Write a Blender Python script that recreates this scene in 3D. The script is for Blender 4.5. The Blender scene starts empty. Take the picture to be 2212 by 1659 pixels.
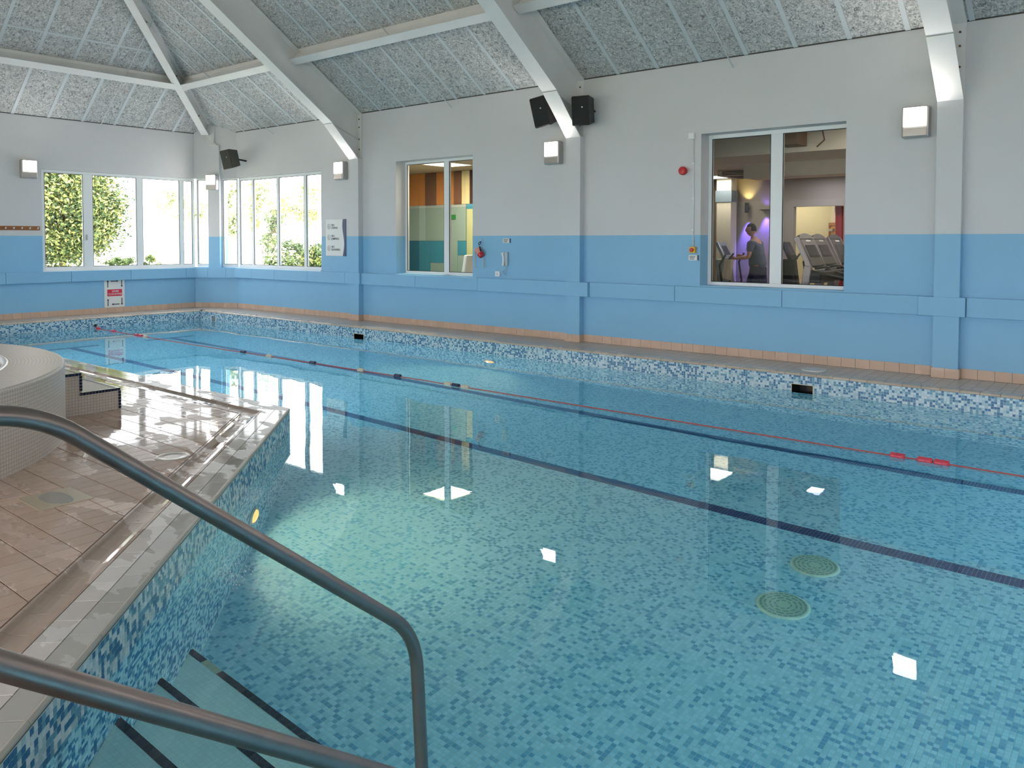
import bpy, math, random
import numpy as np
from mathutils import Vector, Matrix
random.seed(7); RNG=np.random.RandomState(7)
S=bpy.context.scene; COL=S.collection
PI=math.pi
# ------------------------------------------------------------------ camera, world, exposure
def look():
    yaw,pitch,roll=-.881,.0356,.0016
    a=PI+yaw
    F=Vector((math.cos(a)*math.cos(pitch),math.sin(a)*math.cos(pitch),-math.sin(pitch)))
    R=Vector((math.sin(a),-math.cos(a),0)); U=R.cross(F)
    R2=R*math.cos(roll)+U*math.sin(roll); U2=-R*math.sin(roll)+U*math.cos(roll)
    return F,R2,U2
CF,CR,CU=look(); FPX=1736.0; CX=1094.745; CY=582.06; CAM=Vector((0,0,1.6))
cd=bpy.data.cameras.new('camera'); cam=bpy.data.objects.new('camera',cd); COL.objects.link(cam)
M=Matrix((CR,CU,-CF)).transposed().to_4x4(); M.translation=CAM; cam.matrix_world=M
cd.sensor_width=36; cd.sensor_fit='HORIZONTAL'; cd.lens=FPX/2212*36
cd.shift_x=(1106-CX)/2212; cd.shift_y=(CY-829.5)/2212; cd.clip_start=.02; cd.clip_end=400
S.camera=cam
def proj(x,y,z):
    d=Vector((x,y,z))-CAM; w=d.dot(CF)
    if w<=.05: return (-9999,-9999,w)
    return (CX+FPX*d.dot(CR)/w, CY-FPX*d.dot(CU)/w, w)
def inview(x,y,z,m=30):
    u,v,w=proj(x,y,z); return w>0 and -m<u<2212+m and -m<v<1659+m
def unp(u,v,ax,val):
    d=CF+CR*((u-CX)/FPX)-CU*((v-CY)/FPX); t=(val-CAM[ax])/d[ax]; return CAM+d*t
W=bpy.data.worlds.new('sky'); S.world=W; W.use_nodes=True
bg=W.node_tree.nodes['Background']; bg.inputs[0].default_value=(.96,.955,1.0,1); bg.inputs[1].default_value=5.0
sd=bpy.data.lights.new('sun','SUN'); sd.energy=11.0; sd.angle=.01; sd.color=(1,.95,.86)
so=bpy.data.objects.new('sun',sd); COL.objects.link(so); so.rotation_euler=Vector((.75,0,1.1)).to_track_quat('Z','Y').to_euler()
S.view_settings.view_transform='Standard'; S.view_settings.look='None'; S.view_settings.gamma=1
S.view_settings.exposure=0.14; S.view_settings.use_curve_mapping=False
cy=S.cycles; cy.max_bounces=10; cy.diffuse_bounces=4; cy.glossy_bounces=4; cy.transmission_bounces=8; cy.transparent_max_bounces=12
cy.sample_clamp_indirect=6; cy.use_denoising=True; cy.caustics_reflective=True; cy.caustics_refractive=True; cy.blur_glossy=.5
def portal(loc,rot,sx,sy):
    l=bpy.data.lights.new('portal','AREA'); l.shape='RECTANGLE'; l.size=sx; l.size_y=sy; l.cycles.is_portal=True
    o=bpy.data.objects.new('portal',l); o.location=loc; o.rotation_euler=rot; COL.objects.link(o)
portal((-5.5,-4.05,1.6),(PI/2,0,0),23,2.9)          # area lights shine along -Z; rotated towards +Y
portal((-18.1,8.4,2.0),(0,-PI/2,0),2.3,3.6)
portal((-15.4,10.75,2.0),(-PI/2,0,0),3.4,2.3)
# ------------------------------------------------------------------ helpers
MATS={}
def mat(name,color=(.8,.8,.8),rough=.5,metal=0,spec=.5,build=None,emit=None,es=0):
    if name in MATS: return MATS[name]
    m=bpy.data.materials.new(name); m.use_nodes=True; nt=m.node_tree; b=nt.nodes['Principled BSDF']
    b.inputs['Base Color'].default_value=(*color,1); b.inputs['Roughness'].default_value=rough
    b.inputs['Metallic'].default_value=metal; b.inputs['Specular IOR Level'].default_value=spec
    if emit: b.inputs['Emission Color'].default_value=(*emit,1); b.inputs['Emission Strength'].default_value=es
    if build: build(nt,b)
    MATS[name]=m; return m
class N:
    def __init__(s,nt): s.nt=nt
    def n(s,t,**k):
        o=s.nt.nodes.new(t)
        for a,b in k.items(): setattr(o,a,b)
        return o
    def l(s,a,b): s.nt.links.new(a,b)
    def math(s,op,a,b=None,c=None):
        o=s.n('ShaderNodeMath',operation=op)
        for i,v in enumerate((a,b,c)):
            if v is None: continue
            if isinstance(v,(int,float)): o.inputs[i].default_value=v
            else: s.l(v,o.inputs[i])
        return o.outputs[0]
    def noise(s,vec,scale,detail=2,rough=.5,out='Fac'):
        o=s.n('ShaderNodeTexNoise'); o.inputs['Scale'].default_value=scale; o.inputs['Detail'].default_value=detail; o.inputs['Roughness'].default_value=rough
        if vec is not None: s.l(vec,o.inputs['Vector'])
        return o.outputs[out]
    def ramp(s,fac,stops,interp='LINEAR'):
        o=s.n('ShaderNodeValToRGB'); cr=o.color_ramp; cr.interpolation=interp
        while len(cr.elements)<len(stops): cr.elements.new(.5)
        for e,(p,c) in zip(cr.elements,stops):
            e.position=p; e.color=(*c,1) if len(c)==3 else c
        s.l(fac,o.inputs[0]); return o.outputs[0]
    def mix(s,fac,a,b,blend='MIX'):
        o=s.n('ShaderNodeMix',data_type='RGBA',blend_type=blend)
        for i,v in ((0,fac),(6,a),(7,b)):
            if isinstance(v,(int,float)): o.inputs[i].default_value=v
            elif isinstance(v,tuple): o.inputs[i].default_value=(*v,1)
            else: s.l(v,o.inputs[i])
        return o.outputs[2]
    def bump(s,h,strength,dist,b=None):
        o=s.n('ShaderNodeBump'); o.inputs['Strength'].default_value=strength; o.inputs['Distance'].default_value=dist; s.l(h,o.inputs['Height'])
        if b is not None: s.l(o.outputs[0],b.inputs['Normal'])
        return o.outputs[0]
    def pos(s): return s.n('ShaderNodeNewGeometry').outputs['Position']
    def sep(s,v):
        o=s.n('ShaderNodeSeparateXYZ'); s.l(v,o.inputs[0]); return o.outputs
def raw(name,V,F,mats,parent=None,uv=None,smooth=False,mi=None):
    me=bpy.data.meshes.new(name); me.from_pydata([tuple(v) for v in V],[],[tuple(f) for f in F]); 
    if not isinstance(mats,(list,tuple)): mats=[mats]
    for m in mats: me.materials.append(m)
    if uv is not None:
        l=me.uv_layers.new(name='UVMap'); arr=np.array(uv,dtype=np.float32).reshape(-1); l.data.foreach_set('uv',arr)
    if mi is not None: me.polygons.foreach_set('material_index',np.array(mi,dtype=np.int32))
    if smooth: me.polygons.foreach_set('use_smooth',np.ones(len(F),dtype=bool))
    me.update(); o=bpy.data.objects.new(name,me); COL.objects.link(o)
    if parent is not None: setp(o,parent)
    return o
def setp(o,parent):
    o.parent=parent
    if parent.type!='EMPTY': return
    mw=Matrix.Identity(4); q=parent
    mats=[]
    while q is not None:
        mats.append(Matrix.LocRotScale(q.location,q.rotation_euler,q.scale) if q.type=='EMPTY' else Matrix.Identity(4)); q=q.parent
    for m in reversed(mats): mw=mw@m
    o.matrix_parent_inverse=mw.inverted()
def tag(o,label,cat,group=None,kind=None):
    o['label']=label; o['category']=cat
    if group: o['group']=group
    if kind: o['kind']=kind
    return o
def thing(name,label,cat,loc=(0,0,0),group=None):
    o=bpy.data.objects.new(name,None); o.location=loc; o.empty_display_size=.1; COL.objects.link(o)
    return tag(o,label,cat,group)
def struct(o): o['kind']='structure'; return o
class B:
    def __init__(s): s.V=[]; s.F=[]
    def add(s,V,F):
        k=len(s.V); s.V+= [tuple(v) for v in V]; s.F+=[tuple(i+k for i in f) for f in F]; return s
    def box(s,x0,x1,y0,y1,z0,z1):
        return s.add([(x0,y0,z0),(x1,y0,z0),(x1,y1,z0),(x0,y1,z0),(x0,y0,z1),(x1,y0,z1),(x1,y1,z1),(x0,y1,z1)],
          [(0,3,2,1),(4,5,6,7),(0,1,5,4),(1,2,6,5),(2,3,7,6),(3,0,4,7)])
    def obox(s,c,ax,ay,az,hx,hy,hz,taper=1):
        c=Vector(c);ax=Vector(ax).normalized();ay=Vector(ay).normalized();az=Vector(az).normalized(); V=[]
        for k in (-1,1):
            for (i,j) in ((-1,-1),(1,-1),(1,1),(-1,1)):
                t=taper if k==1 else 1
                V.append(c+ax*hx*i*t+ay*hy*j*t+az*hz*k)
        return s.add(V,[(0,3,2,1),(4,5,6,7),(0,1,5,4),(1,2,6,5),(2,3,7,6),(3,0,4,7)])
    def prism(s,poly,z0,z1,ch=0):
        # poly CCW in plan
        n=len(poly); cx=sum(p[0] for p in poly)/n; cyy=sum(p[1] for p in poly)/n
        V=[(x,y,z0) for x,y in poly]
        if ch:
            V+=[(x,y,z1-ch) for x,y in poly]
            for x,y in poly:
                d=math.hypot(x-cx,y-cyy) or 1; k=max(0,1-ch*1.4/d); V.append((cx+(x-cx)*k,cyy+(y-cyy)*k,z1))
            F=[tuple(range(2*n,3*n))]
            for r in (0,1):
                for i in range(n): j=(i+1)%n; F.append((r*n+i,r*n+j,r*n+n+j,r*n+n+i))
        else:
            V+=[(x,y,z1) for x,y in poly]; F=[tuple(range(n,2*n))]
            for i in range(n): j=(i+1)%n; F.append((i,j,n+j,n+i))
        F.append(tuple(range(n-1,-1,-1)))
        return s.add(V,F)
    def tube(s,pts,r,n=12,cap=True):
        pts=[Vector(p) for p in pts]; V=[];F=[]
        t0=(pts[1]-pts[0]).normalized(); up=Vector((0,0,1)) if abs(t0.z)<.9 else Vector((1,0,0)); a=t0.cross(up).normalized()
        for i,p in enumerate(pts):
            if i==0: t=pts[1]-pts[0]
            elif i==len(pts)-1: t=pts[-1]-pts[-2]
            else: t=(pts[i+1]-pts[i]).normalized()+(pts[i]-pts[i-1]).normalized()
            t.normalize(); a=(a-t*a.dot(t)).normalized(); b=t.cross(a)
            rr=r[i] if isinstance(r,(list,tuple)) else r
            for k in range(n):
                an=2*PI*k/n; V.append(p+a*math.cos(an)*rr+b*math.sin(an)*rr)
        m=len(pts)
        for i in range(m-1):
            for k in range(n):
                k2=(k+1)%n; F.append((i*n+k,i*n+k2,(i+1)*n+k2,(i+1)*n+k))
        if cap: F.append(tuple(range(n-1,-1,-1))); F.append(tuple((m-1)*n+k for k in range(n)))
        return s.add(V,F)
    def lathe(s,c,axis,prof,n=20):
        c=Vector(c); az=Vector(axis).normalized(); up=Vector((0,0,1)) if abs(az.z)<.9 else Vector((1,0,0)); a=az.cross(up).normalized(); b=az.cross(a)
        V=[];F=[]
        for (r,h) in prof:
            for k in range(n):
                an=2*PI*k/n; V.append(c+az*h+a*math.cos(an)*r+b*math.sin(an)*r)
        m=len(prof)
        for i in range(m-1):
            for k in range(n):
                k2=(k+1)%n; F.append((i*n+k,(i+1)*n+k,(i+1)*n+k2,i*n+k2))
        F.append(tuple(range(n))); F.append(tuple((m-1)*n+k for k in range(n-1,-1,-1)))
        return s.add(V,F)
    def obj(s,name,m,parent=None,smooth=False,bevel=0):
        o=raw(name,s.V,s.F,m,parent,smooth=smooth)
        if bevel:
            md=o.modifiers.new('bevel','BEVEL'); md.width=bevel; md.segments=2; md.limit_method='ANGLE'
        return o
def clip(poly,planes):
    # keep a*x+b*y<=c
    for a,b,c in planes:
        out=[]
        for i in range(len(poly)):
            p=poly[i]; q=poly[(i+1)%len(poly)]; dp=a*p[0]+b*p[1]-c; dq=a*q[0]+b*q[1]-c
            if dp<=0: out.append(p)
            if (dp<0<dq) or (dq<0<dp):
                t=dp/(dp-dq); out.append((p[0]+(q[0]-p[0])*t,p[1]+(q[1]-p[1])*t))
        poly=out
        if len(poly)<3: return []
    ar=sum(poly[i][0]*poly[(i+1)%len(poly)][1]-poly[(i+1)%len(poly)][0]*poly[i][1] for i in range(len(poly)))/2
    if abs(ar)<1e-5: return []
    return poly
def area_c(p): return sum(a[0] for a in p)/len(p),sum(a[1] for a in p)/len(p)
def clonep(src,parent,loc,rotz=None):
    o=src.copy(); COL.objects.link(o); o.parent=parent; o.matrix_parent_inverse=Matrix.Identity(4); o.location=loc
    if rotz is not None: o.rotation_euler=(0,0,rotz)
    return o
def text(name,body,size,loc,right,up,m,parent,ext=.001):
    c=bpy.data.curves.new(name,'FONT'); c.body=body; c.size=size; c.extrude=ext; c.align_x='LEFT'; c.align_y='CENTER'; c.resolution_u=3; c.offset=size*.012
    c.materials.append(m); o=bpy.data.objects.new(name,c); COL.objects.link(o)
    right=Vector(right); up=Vector(up); mm=Matrix((right,up,right.cross(up))).transposed().to_4x4(); mm.translation=Vector(loc)
    me=bpy.data.meshes.new_from_object(o); bpy.data.objects.remove(o); me.transform(mm)
    o=bpy.data.objects.new(name,me); COL.objects.link(o); setp(o,parent); return o
# ------------------------------------------------------------------ materials
ZB=1.688
def b_paint(nt,b):
    g=N(nt); p=g.pos(); z=g.sep(p)[2]
    n=g.noise(p,1.3,3); n2=g.noise(p,60,2)
    white=g.mix(n,(.60,.598,.612),(.655,.65,.66)); blue=g.mix(n,(.225,.465,.685),(.255,.515,.74))
    f=g.math('GREATER_THAN',z,ZB); g.l(g.mix(f,blue,white),b.inputs['Base Color'])
    # brick courses faintly under the paint
    bt=g.n('ShaderNodeTexBrick'); bt.inputs['Scale'].default_value=1; bt.inputs['Brick Width'].default_value=.45; bt.inputs['Row Height'].default_value=.225; bt.inputs['Mortar Size'].default_value=.006
    cmb=g.n('ShaderNodeCombineXYZ'); s=g.sep(p); g.l(g.math('ADD',s[0],s[1]),cmb.inputs[0]); g.l(s[2],cmb.inputs[1]); g.l(cmb.outputs[0],bt.inputs['Vector'])
    h=g.math('ADD',g.math('MULTIPLY',bt.outputs['Fac'],-.5),g.math('MULTIPLY',n2,.5)); g.bump(h,.25,.004,b)
PAINT=mat('painted masonry',rough=.45,spec=.35,build=b_paint)
PVC=mat('white plastic frame',(.80,.82,.83),.3)
WSTEEL=mat('white painted steel',(.70,.70,.685),.4,build=lambda nt,b:(lambda g:(g.l(g.mix(g.noise(g.pos(),2,4),(.64,.635,.62),(.76,.76,.75)),b.inputs['Base Color'])))(N(nt)))
RUST=mat('rusty bolt',(.09,.055,.035),.8)
def b_wool(nt,b):
    g=N(nt); p=g.pos()
    mp=g.n('ShaderNodeMapping'); mp.inputs['Scale'].default_value=(1,1,1); g.l(p,mp.inputs[0])
    v=g.n('ShaderNodeTexNoise'); v.inputs['Scale'].default_value=20; v.inputs['Detail'].default_value=5; v.inputs['Roughness'].default_value=.75; v.inputs['Distortion'].default_value=1.5; g.l(p,v.inputs['Vector'])
    spk=g.ramp(v.outputs['Fac'],[(.32,(.09,.095,.10)),(.41,(.26,.27,.275)),(.49,(.46,.47,.465)),(.62,(.70,.70,.685))])
    cl=g.noise(p,1.1,2); c2=g.mix(g.ramp(cl,[(.45,(0,0,0)),(.75,(1,1,1))]),spk,(.40,.34,.31)); c2n=g.mix(.18,spk,c2)
    g.l(c2n,b.inputs['Base Color']); g.bump(v.outputs['Fac'],.8,.01,b)
WOOL=mat('woodwool slab',rough=.95,spec=.1,build=b_wool)
BATT=mat('grey metal batten',(.54,.58,.60),.55)
def b_tile(dry,wet):
    def f(nt,b):
        g=N(nt); p=g.pos(); oi=g.n('ShaderNodeObjectInfo').outputs['Random']
        v=g.mix(oi,tuple(c*.84 for c in dry),tuple(min(1,c*1.14) for c in dry))
        v2=g.mix(g.noise(p,9,4),v,tuple(c*.8 for c in dry))
        mp=g.n('ShaderNodeMapping'); mp.inputs['Rotation'].default_value=(0,0,.6); mp.inputs['Scale'].default_value=(1,2.2,1); g.l(p,mp.inputs[0])
        w=g.ramp(g.noise(mp.outputs[0],1.7,4,.55),[(.455,(0,0,0)),(.485,(1,1,1))])
        g.l(g.mix(w,v2,g.mix(.5,v2,wet)),b.inputs['Base Color'])
        fine=g.noise(p,220,2)
        g.l(g.math('MULTIPLY_ADD',w,-.26,.32),b.inputs['Roughness'])
        o=g.n('ShaderNodeBump'); o.inputs['Distance'].default_value=.0012; g.l(g.math('MULTIPLY_ADD',w,-.36,.38),o.inputs['Strength']); g.l(fine,o.inputs['Height']); g.l(o.outputs[0],b.inputs['Normal'])
    return f
TILE=mat('terracotta deck tile',spec=.55,build=b_tile((.62,.445,.355),(.45,.30,.22)))
TILEW=mat('pale grip tile',spec=.5,build=b_tile((.68,.635,.60),(.56,.49,.44)))
TILEG=mat('grey coping tile',spec=.5,build=b_tile((.50,.48,.45),(.40,.37,.33)))
GUT=mat('drain channel tile',spec=.55,build=b_tile((.52,.40,.335),(.36,.25,.18)))
NOSE=mat('worn nosing',(.44,.41,.36),.35)
SKT=mat('orange skirting tile',spec=.4,build=b_tile((.66,.47,.35),(.60,.43,.32)))
GROUT=mat('dark grout',(.13,.105,.085),.8)
def b_decktex(nt,b):
    g=N(nt); p=g.pos(); br=g.n('ShaderNodeTexBrick'); br.offset=0; br.inputs['Scale'].default_value=1; br.inputs['Brick Width'].default_value=.125; br.inputs['Row Height'].default_value=.197; br.inputs['Mortar Size'].default_value=.004
    br.inputs['Color1'].default_value=(.56,.49,.43,1); br.inputs['Color2'].default_value=(.49,.43,.38,1); br.inputs['Mortar'].default_value=(.2,.16,.13,1); g.l(p,br.inputs['Vector'])
    g.l(br.outputs['Color'],b.inputs['Base Color']); g.bump(br.outputs['Fac'],-.4,.003,b)
DECKT=mat('distant deck tiling',rough=.3,build=b_decktex)
def mosaic_cols(g,fac):
    return g.ramp(fac,[(0,(.03,.15,.31)),(.24,(.11,.30,.43)),(.44,(.36,.53,.61)),(.62,(.49,.64,.70)),(.82,(.57,.70,.75))],'CONSTANT')
PT=.0278
def b_mos(nt,b):
    g=N(nt); uv=g.n('ShaderNodeUVMap').outputs[0]; fl=g.n('ShaderNodeVectorMath',operation='FLOOR'); g.l(uv,fl.inputs[0])
    wn=g.n('ShaderNodeTexWhiteNoise',noise_dimensions='2D'); g.l(fl.outputs[0],wn.inputs['Vector']); c=mosaic_cols(g,wn.outputs['Value'])
    fr=g.n('ShaderNodeVectorMath',operation='FRACTION'); g.l(uv,fr.inputs[0]); s=g.sep(fr.outputs[0])
    def edge(x): return g.math('ABSOLUTE',g.math('SUBTRACT',x,.5))
    e=g.math('MAXIMUM',edge(s[0]),edge(s[1])); gr=g.math('GREATER_THAN',e,.445)
    g.l(g.mix(gr,c,(.42,.50,.50)),b.inputs['Base Color']); g.bump(gr,-.3,.002,b)
MOS=mat('blue glass mosaic',rough=.25,build=b_mos)
def b_mosg(nt,b):
    g=N(nt); uv=g.n('ShaderNodeUVMap').outputs[0]; fl=g.n('ShaderNodeVectorMath',operation='FLOOR'); g.l(uv,fl.inputs[0])
    wn=g.n('ShaderNodeTexWhiteNoise',noise_dimensions='2D'); g.l(fl.outputs[0],wn.inputs['Vector']); g.l(mosaic_cols(g,wn.outputs['Value']),b.inputs['Base Color'])
MOSG=mat('blue glass mosaic piece',rough=.22,build=b_mosg)
MOSO=mat('single blue mosaic piece',rough=.22,build=lambda nt,b:(lambda g:g.l(mosaic_cols(g,g.n('ShaderNodeObjectInfo').outputs['Random']),b.inputs['Base Color']))(N(nt)))
def floor_cols(g,fac): return g.ramp(fac,[(0,(.11,.35,.57)),(.12,(.18,.45,.64)),(.27,(.35,.64,.76)),(.55,(.42,.71,.82)),(.8,(.46,.74,.85))],'CONSTANT')
def b_fl(geo,obj=False):
    def f(nt,b):
        g=N(nt)
        if obj: g.l(floor_cols(g,g.n('ShaderNodeObjectInfo').outputs['Random']),b.inputs['Base Color']); return
        uv=g.n('ShaderNodeUVMap').outputs[0]; fl=g.n('ShaderNodeVectorMath',operation='FLOOR'); g.l(uv,fl.inputs[0])
        wn=g.n('ShaderNodeTexWhiteNoise',noise_dimensions='2D'); g.l(fl.outputs[0],wn.inputs['Vector']); c=floor_cols(g,wn.outputs['Value'])
        if geo: g.l(c,b.inputs['Base Color']); return
        fr=g.n('ShaderNodeVectorMath',operation='FRACTION'); g.l(uv,fr.inputs[0]); s=g.sep(fr.outputs[0])
        e=g.math('MAXIMUM',g.math('ABSOLUTE',g.math('SUBTRACT',s[0],.5)),g.math('ABSOLUTE',g.math('SUBTRACT',s[1],.5))); gr=g.math('GREATER_THAN',e,.445)
        g.l(g.mix(gr,c,(.47,.63,.68)),b.inputs['Base Color'])
    return f
FMOS=mat('turquoise floor mosaic',rough=.5,build=b_fl(False)); FMOSG=mat('turquoise floor mosaic piece',rough=.5,build=b_fl(True)); FMOSO=mat('single turquoise mosaic piece',rough=.5,build=b_fl(True,True))
MGROUT=mat('pale pool grout',(.47,.63,.68),.6)
def b_cream(c,gc,sc=40.):
    def f(nt,b):
        g=N(nt); uv=g.n('ShaderNodeUVMap').outputs[0]; fr=g.n('ShaderNodeVectorMath',operation='FRACTION'); g.l(uv,fr.inputs[0]); s=g.sep(fr.outputs[0])
        e=g.math('MAXIMUM',g.math('ABSOLUTE',g.math('SUBTRACT',s[0],.5)),g.math('ABSOLUTE',g.math('SUBTRACT',s[1],.5))); gr=g.math('GREATER_THAN',e,.44)
        fl=g.n('ShaderNodeVectorMath',operation='FLOOR'); g.l(uv,fl.inputs[0]); wn=g.n('ShaderNodeTexWhiteNoise',noise_dimensions='2D'); g.l(fl.outputs[0],wn.inputs['Vector'])
        cc=g.mix(wn.outputs['Value'],tuple(k*.93 for k in c),c); g.l(g.mix(gr,cc,gc),b.inputs['Base Color']); g.bump(gr,-.5,.002,b)
    return f
CREAM=mat('cream mosaic',rough=.42,build=b_cream((.68,.61,.54),(.40,.34,.28)))
TREAD=mat('pale step mosaic',rough=.35,build=b_cream((.86,.90,.86),(.70,.78,.76)))
NAVY=mat('navy mosaic',(.008,.014,.045),.2)
NAVYL=mat('lane navy mosaic',rough=.3,build=lambda nt,b:(lambda g:g.l(g.mix(g.n('ShaderNodeTexWhiteNoise').outputs['Value'],(.02,.05,.17),(.025,.055,.18)),b.inputs['Base Color']))(N(nt)))
CREAMT=mat('cream nosing tile',(.62,.55,.42),.3)
STEEL=mat('brushed stainless tube',(.30,.27,.255),.28,1,build=lambda nt,b:(lambda g:(g.l(g.mix(g.noise(g.pos(),14,4),(.22,.175,.163),(.32,.27,.255)),b.inputs['Base Color']),g.l(g.math('MULTIPLY_ADD',g.noise(g.pos(),30,3),.14,.30),b.inputs['Roughness'])))(N(nt)))
BLACK=mat('black plastic',(.006,.006,.007),.45); OLIVE=mat('dark grey speaker shell',(.045,.043,.036),.5)
RED=mat('red plastic',(.55,.012,.02),.35); REDF=mat('red lane float',(.62,.05,.09),.4); CREAMF=mat('cream lane float',(.62,.56,.44),.4); NAVYF=mat('navy lane float',(.015,.03,.09),.35)
ROPE=mat('red rope',(.46,.075,.07),.6); YEL=mat('yellow plastic',(.75,.45,.03),.4); WPL=mat('white plastic',(.78,.79,.80),.35); GREYM=mat('grey metal casing',(.45,.44,.43),.35,.6)
SIGNW=mat('white sign board',(.74,.76,.74),.35); SIGNN=mat('navy print',(.03,.045,.13),.4); SIGNR=mat('red print',(.60,.02,.05),.4); INK=mat('black print',(.012,.013,.03),.5)
WOOD=mat('varnished wood rail',(.30,.105,.025),.35,build=lambda nt,b:(lambda g:g.l(g.mix(g.noise(g.pos(),20,3),(.24,.08,.02),(.38,.14,.04)),b.inputs['Base Color']))(N(nt)))
LAMP=mat('lit lamp glass',(1,1,1),.4,emit=(1,.93,.84),es=9)
ULAMP=mat('lit warm underwater lens',(.2,.15,.1),.4,emit=(1,.33,.07),es=2.3)
def b_water(nt,b):
    g=N(nt); nt.nodes.remove(b); out=nt.nodes['Material Output']; p=g.pos()
    mp=g.n('ShaderNodeMapping'); mp.inputs['Scale'].default_value=(1,1,.2); g.l(p,mp.inputs[0])
    h=g.math('ADD',g.math('MULTIPLY',g.noise(mp.outputs[0],1.1,1),1.0),g.math('MULTIPLY',g.noise(mp.outputs[0],4.5,2),.07))
    nrm=g.bump(h,1,.0028)
    fr=g.n('ShaderNodeFresnel'); fr.inputs[0].default_value=1.333; g.l(nrm,fr.inputs['Normal'])
    r=g.n('ShaderNodeBsdfRefraction'); r.inputs['IOR'].default_value=1.333; r.inputs['Roughness'].default_value=0; r.inputs['Color'].default_value=(.63,.94,1.0,1); g.l(nrm,r.inputs['Normal'])
    gl=g.n('ShaderNodeBsdfGlossy'); gl.inputs['Roughness'].default_value=0; gl.inputs['Color'].default_value=(1,1,1,1); g.l(nrm,gl.inputs['Normal'])
    m=g.n('ShaderNodeMixShader'); g.l(fr.outputs[0],m.inputs[0]); g.l(r.outputs[0],m.inputs[1]); g.l(gl.outputs[0],m.inputs[2]); g.l(m.outputs[0],out.inputs[0])
WATER=mat('pool water',build=b_water)
def b_glass(tint):
    def f(nt,b):
        g=N(nt); nt.nodes.remove(b); out=nt.nodes['Material Output']
        fr=g.n('ShaderNodeFresnel'); fr.inputs[0].default_value=1.2
        t=g.n('ShaderNodeBsdfTransparent'); t.inputs[0].default_value=(*tint,1); gl=g.n('ShaderNodeBsdfGlossy'); gl.inputs['Roughness'].default_value=0
        m=g.n('ShaderNodeMixShader'); g.l(g.math('MULTIPLY',fr.outputs[0],g.math('SUBTRACT',1,g.n('ShaderNodeNewGeometry').outputs['Backfacing'])),m.inputs[0]); g.l(t.outputs[0],m.inputs[1]); g.l(gl.outputs[0],m.inputs[2]); g.l(m.outputs[0],out.inputs[0])
    return f
GLASS=mat('window glass',build=b_glass((.97,.985,.98)))
FROST=mat('frosted screen glass',build=b_glass((.84,.92,.90)))
# ------------------------------------------------------------------ room shell
YW=10.6; XF=-18.0; YL=-4.0; XN=7.0; ZT=4.14; ML=.667; MF=.78; WD=.3; PEN=4.56
def grid_wall(u0,u1,w0,w1,holes):
    us=sorted({u0,u1,*[h[0] for h in holes],*[h[1] for h in holes]}); ws=sorted({w0,w1,*[h[2] for h in holes],*[h[3] for h in holes]}); R=[]
    for i in range(len(us)-1):
        for j in range(len(ws)-1):
            cu=(us[i]+us[i+1])/2; cw=(ws[j]+ws[j+1])/2
            if any(h[0]<cu<h[1] and h[2]<cw<h[3] for h in holes): continue
            R.append((us[i],us[i+1],ws[j],ws[j+1]))
    return R
b=B()
for (a,c,z0,z1) in grid_wall(-17.0,XN+WD,-.3,ZT+.3,[(-17.0,-13.82,.97,3.07),(-11.51,-9.53,.97,3.12),(-5.17,-3.19,.97,3.12)]): b.box(a,c,YW,YW+WD,z0,z1)
struct(b.obj('wall_right',PAINT))
b=B()
for (a,c,z0,z1) in grid_wall(YL,10.09,-.3,ZT+.35,[(6.72,10.09,.96,3.07)]): b.box(XF-WD,XF,a,c,z0,z1)
struct(b.obj('wall_back',PAINT))
# chamfered corner wall between (-18,10.09) and (-17,10.6)
CA=Vector((-18.0,10.09,0)); CB=Vector((-17.0,10.6,0)); CD=(CB-CA).normalized(); CN=Vector((CD.y,-CD.x,0)); CL=(CB-CA).length
def chbox(b,s0,s1,d0,d1,z0,z1):
    V=[]
    for z in (z0,z1):
        for (s,d) in ((s0,d0),(s1,d0),(s1,d1),(s0,d1)): V.append(CA+CD*s+CN*d+Vector((0,0,z)))
    return b.add(V,[(0,3,2,1),(4,5,6,7),(0,1,5,4),(1,2,6,5),(2,3,7,6),(3,0,4,7)])
b=B(); chbox(b,-.1,CL+.1,-WD,0,-.3,.96); chbox(b,-.1,CL+.1,-WD,0,3.07,4.9); chbox(b,.40,.70,-WD,0,.96,3.07)
struct(b.obj('wall_corner',PAINT))
b=B()
for (a,c,z0,z1) in grid_wall(XF,XN,-.3,ZT,[(-17,6,.25,3.0)]): b.box(a,c,YL-WD,YL,z0,z1)
struct(b.obj('wall_left',PAINT))
b=B(); b.add([(XN,YL,-.3),(XN,YW,-.3),(XN,YW,ZT),(XN,3.3,9.1),(XN,YL,ZT),(XN+WD,YL,-.3),(XN+WD,YW,-.3),(XN+WD,YW,ZT),(XN+WD,3.3,9.1),(XN+WD,YL,ZT)],[(0,1,2,3,4),(9,8,7,6,5),(0,5,6,1),(1,6,7,2),(2,7,8,3),(3,8,9,4),(4,9,5,0)])
struct(b.obj('wall_front',PAINT))
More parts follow.
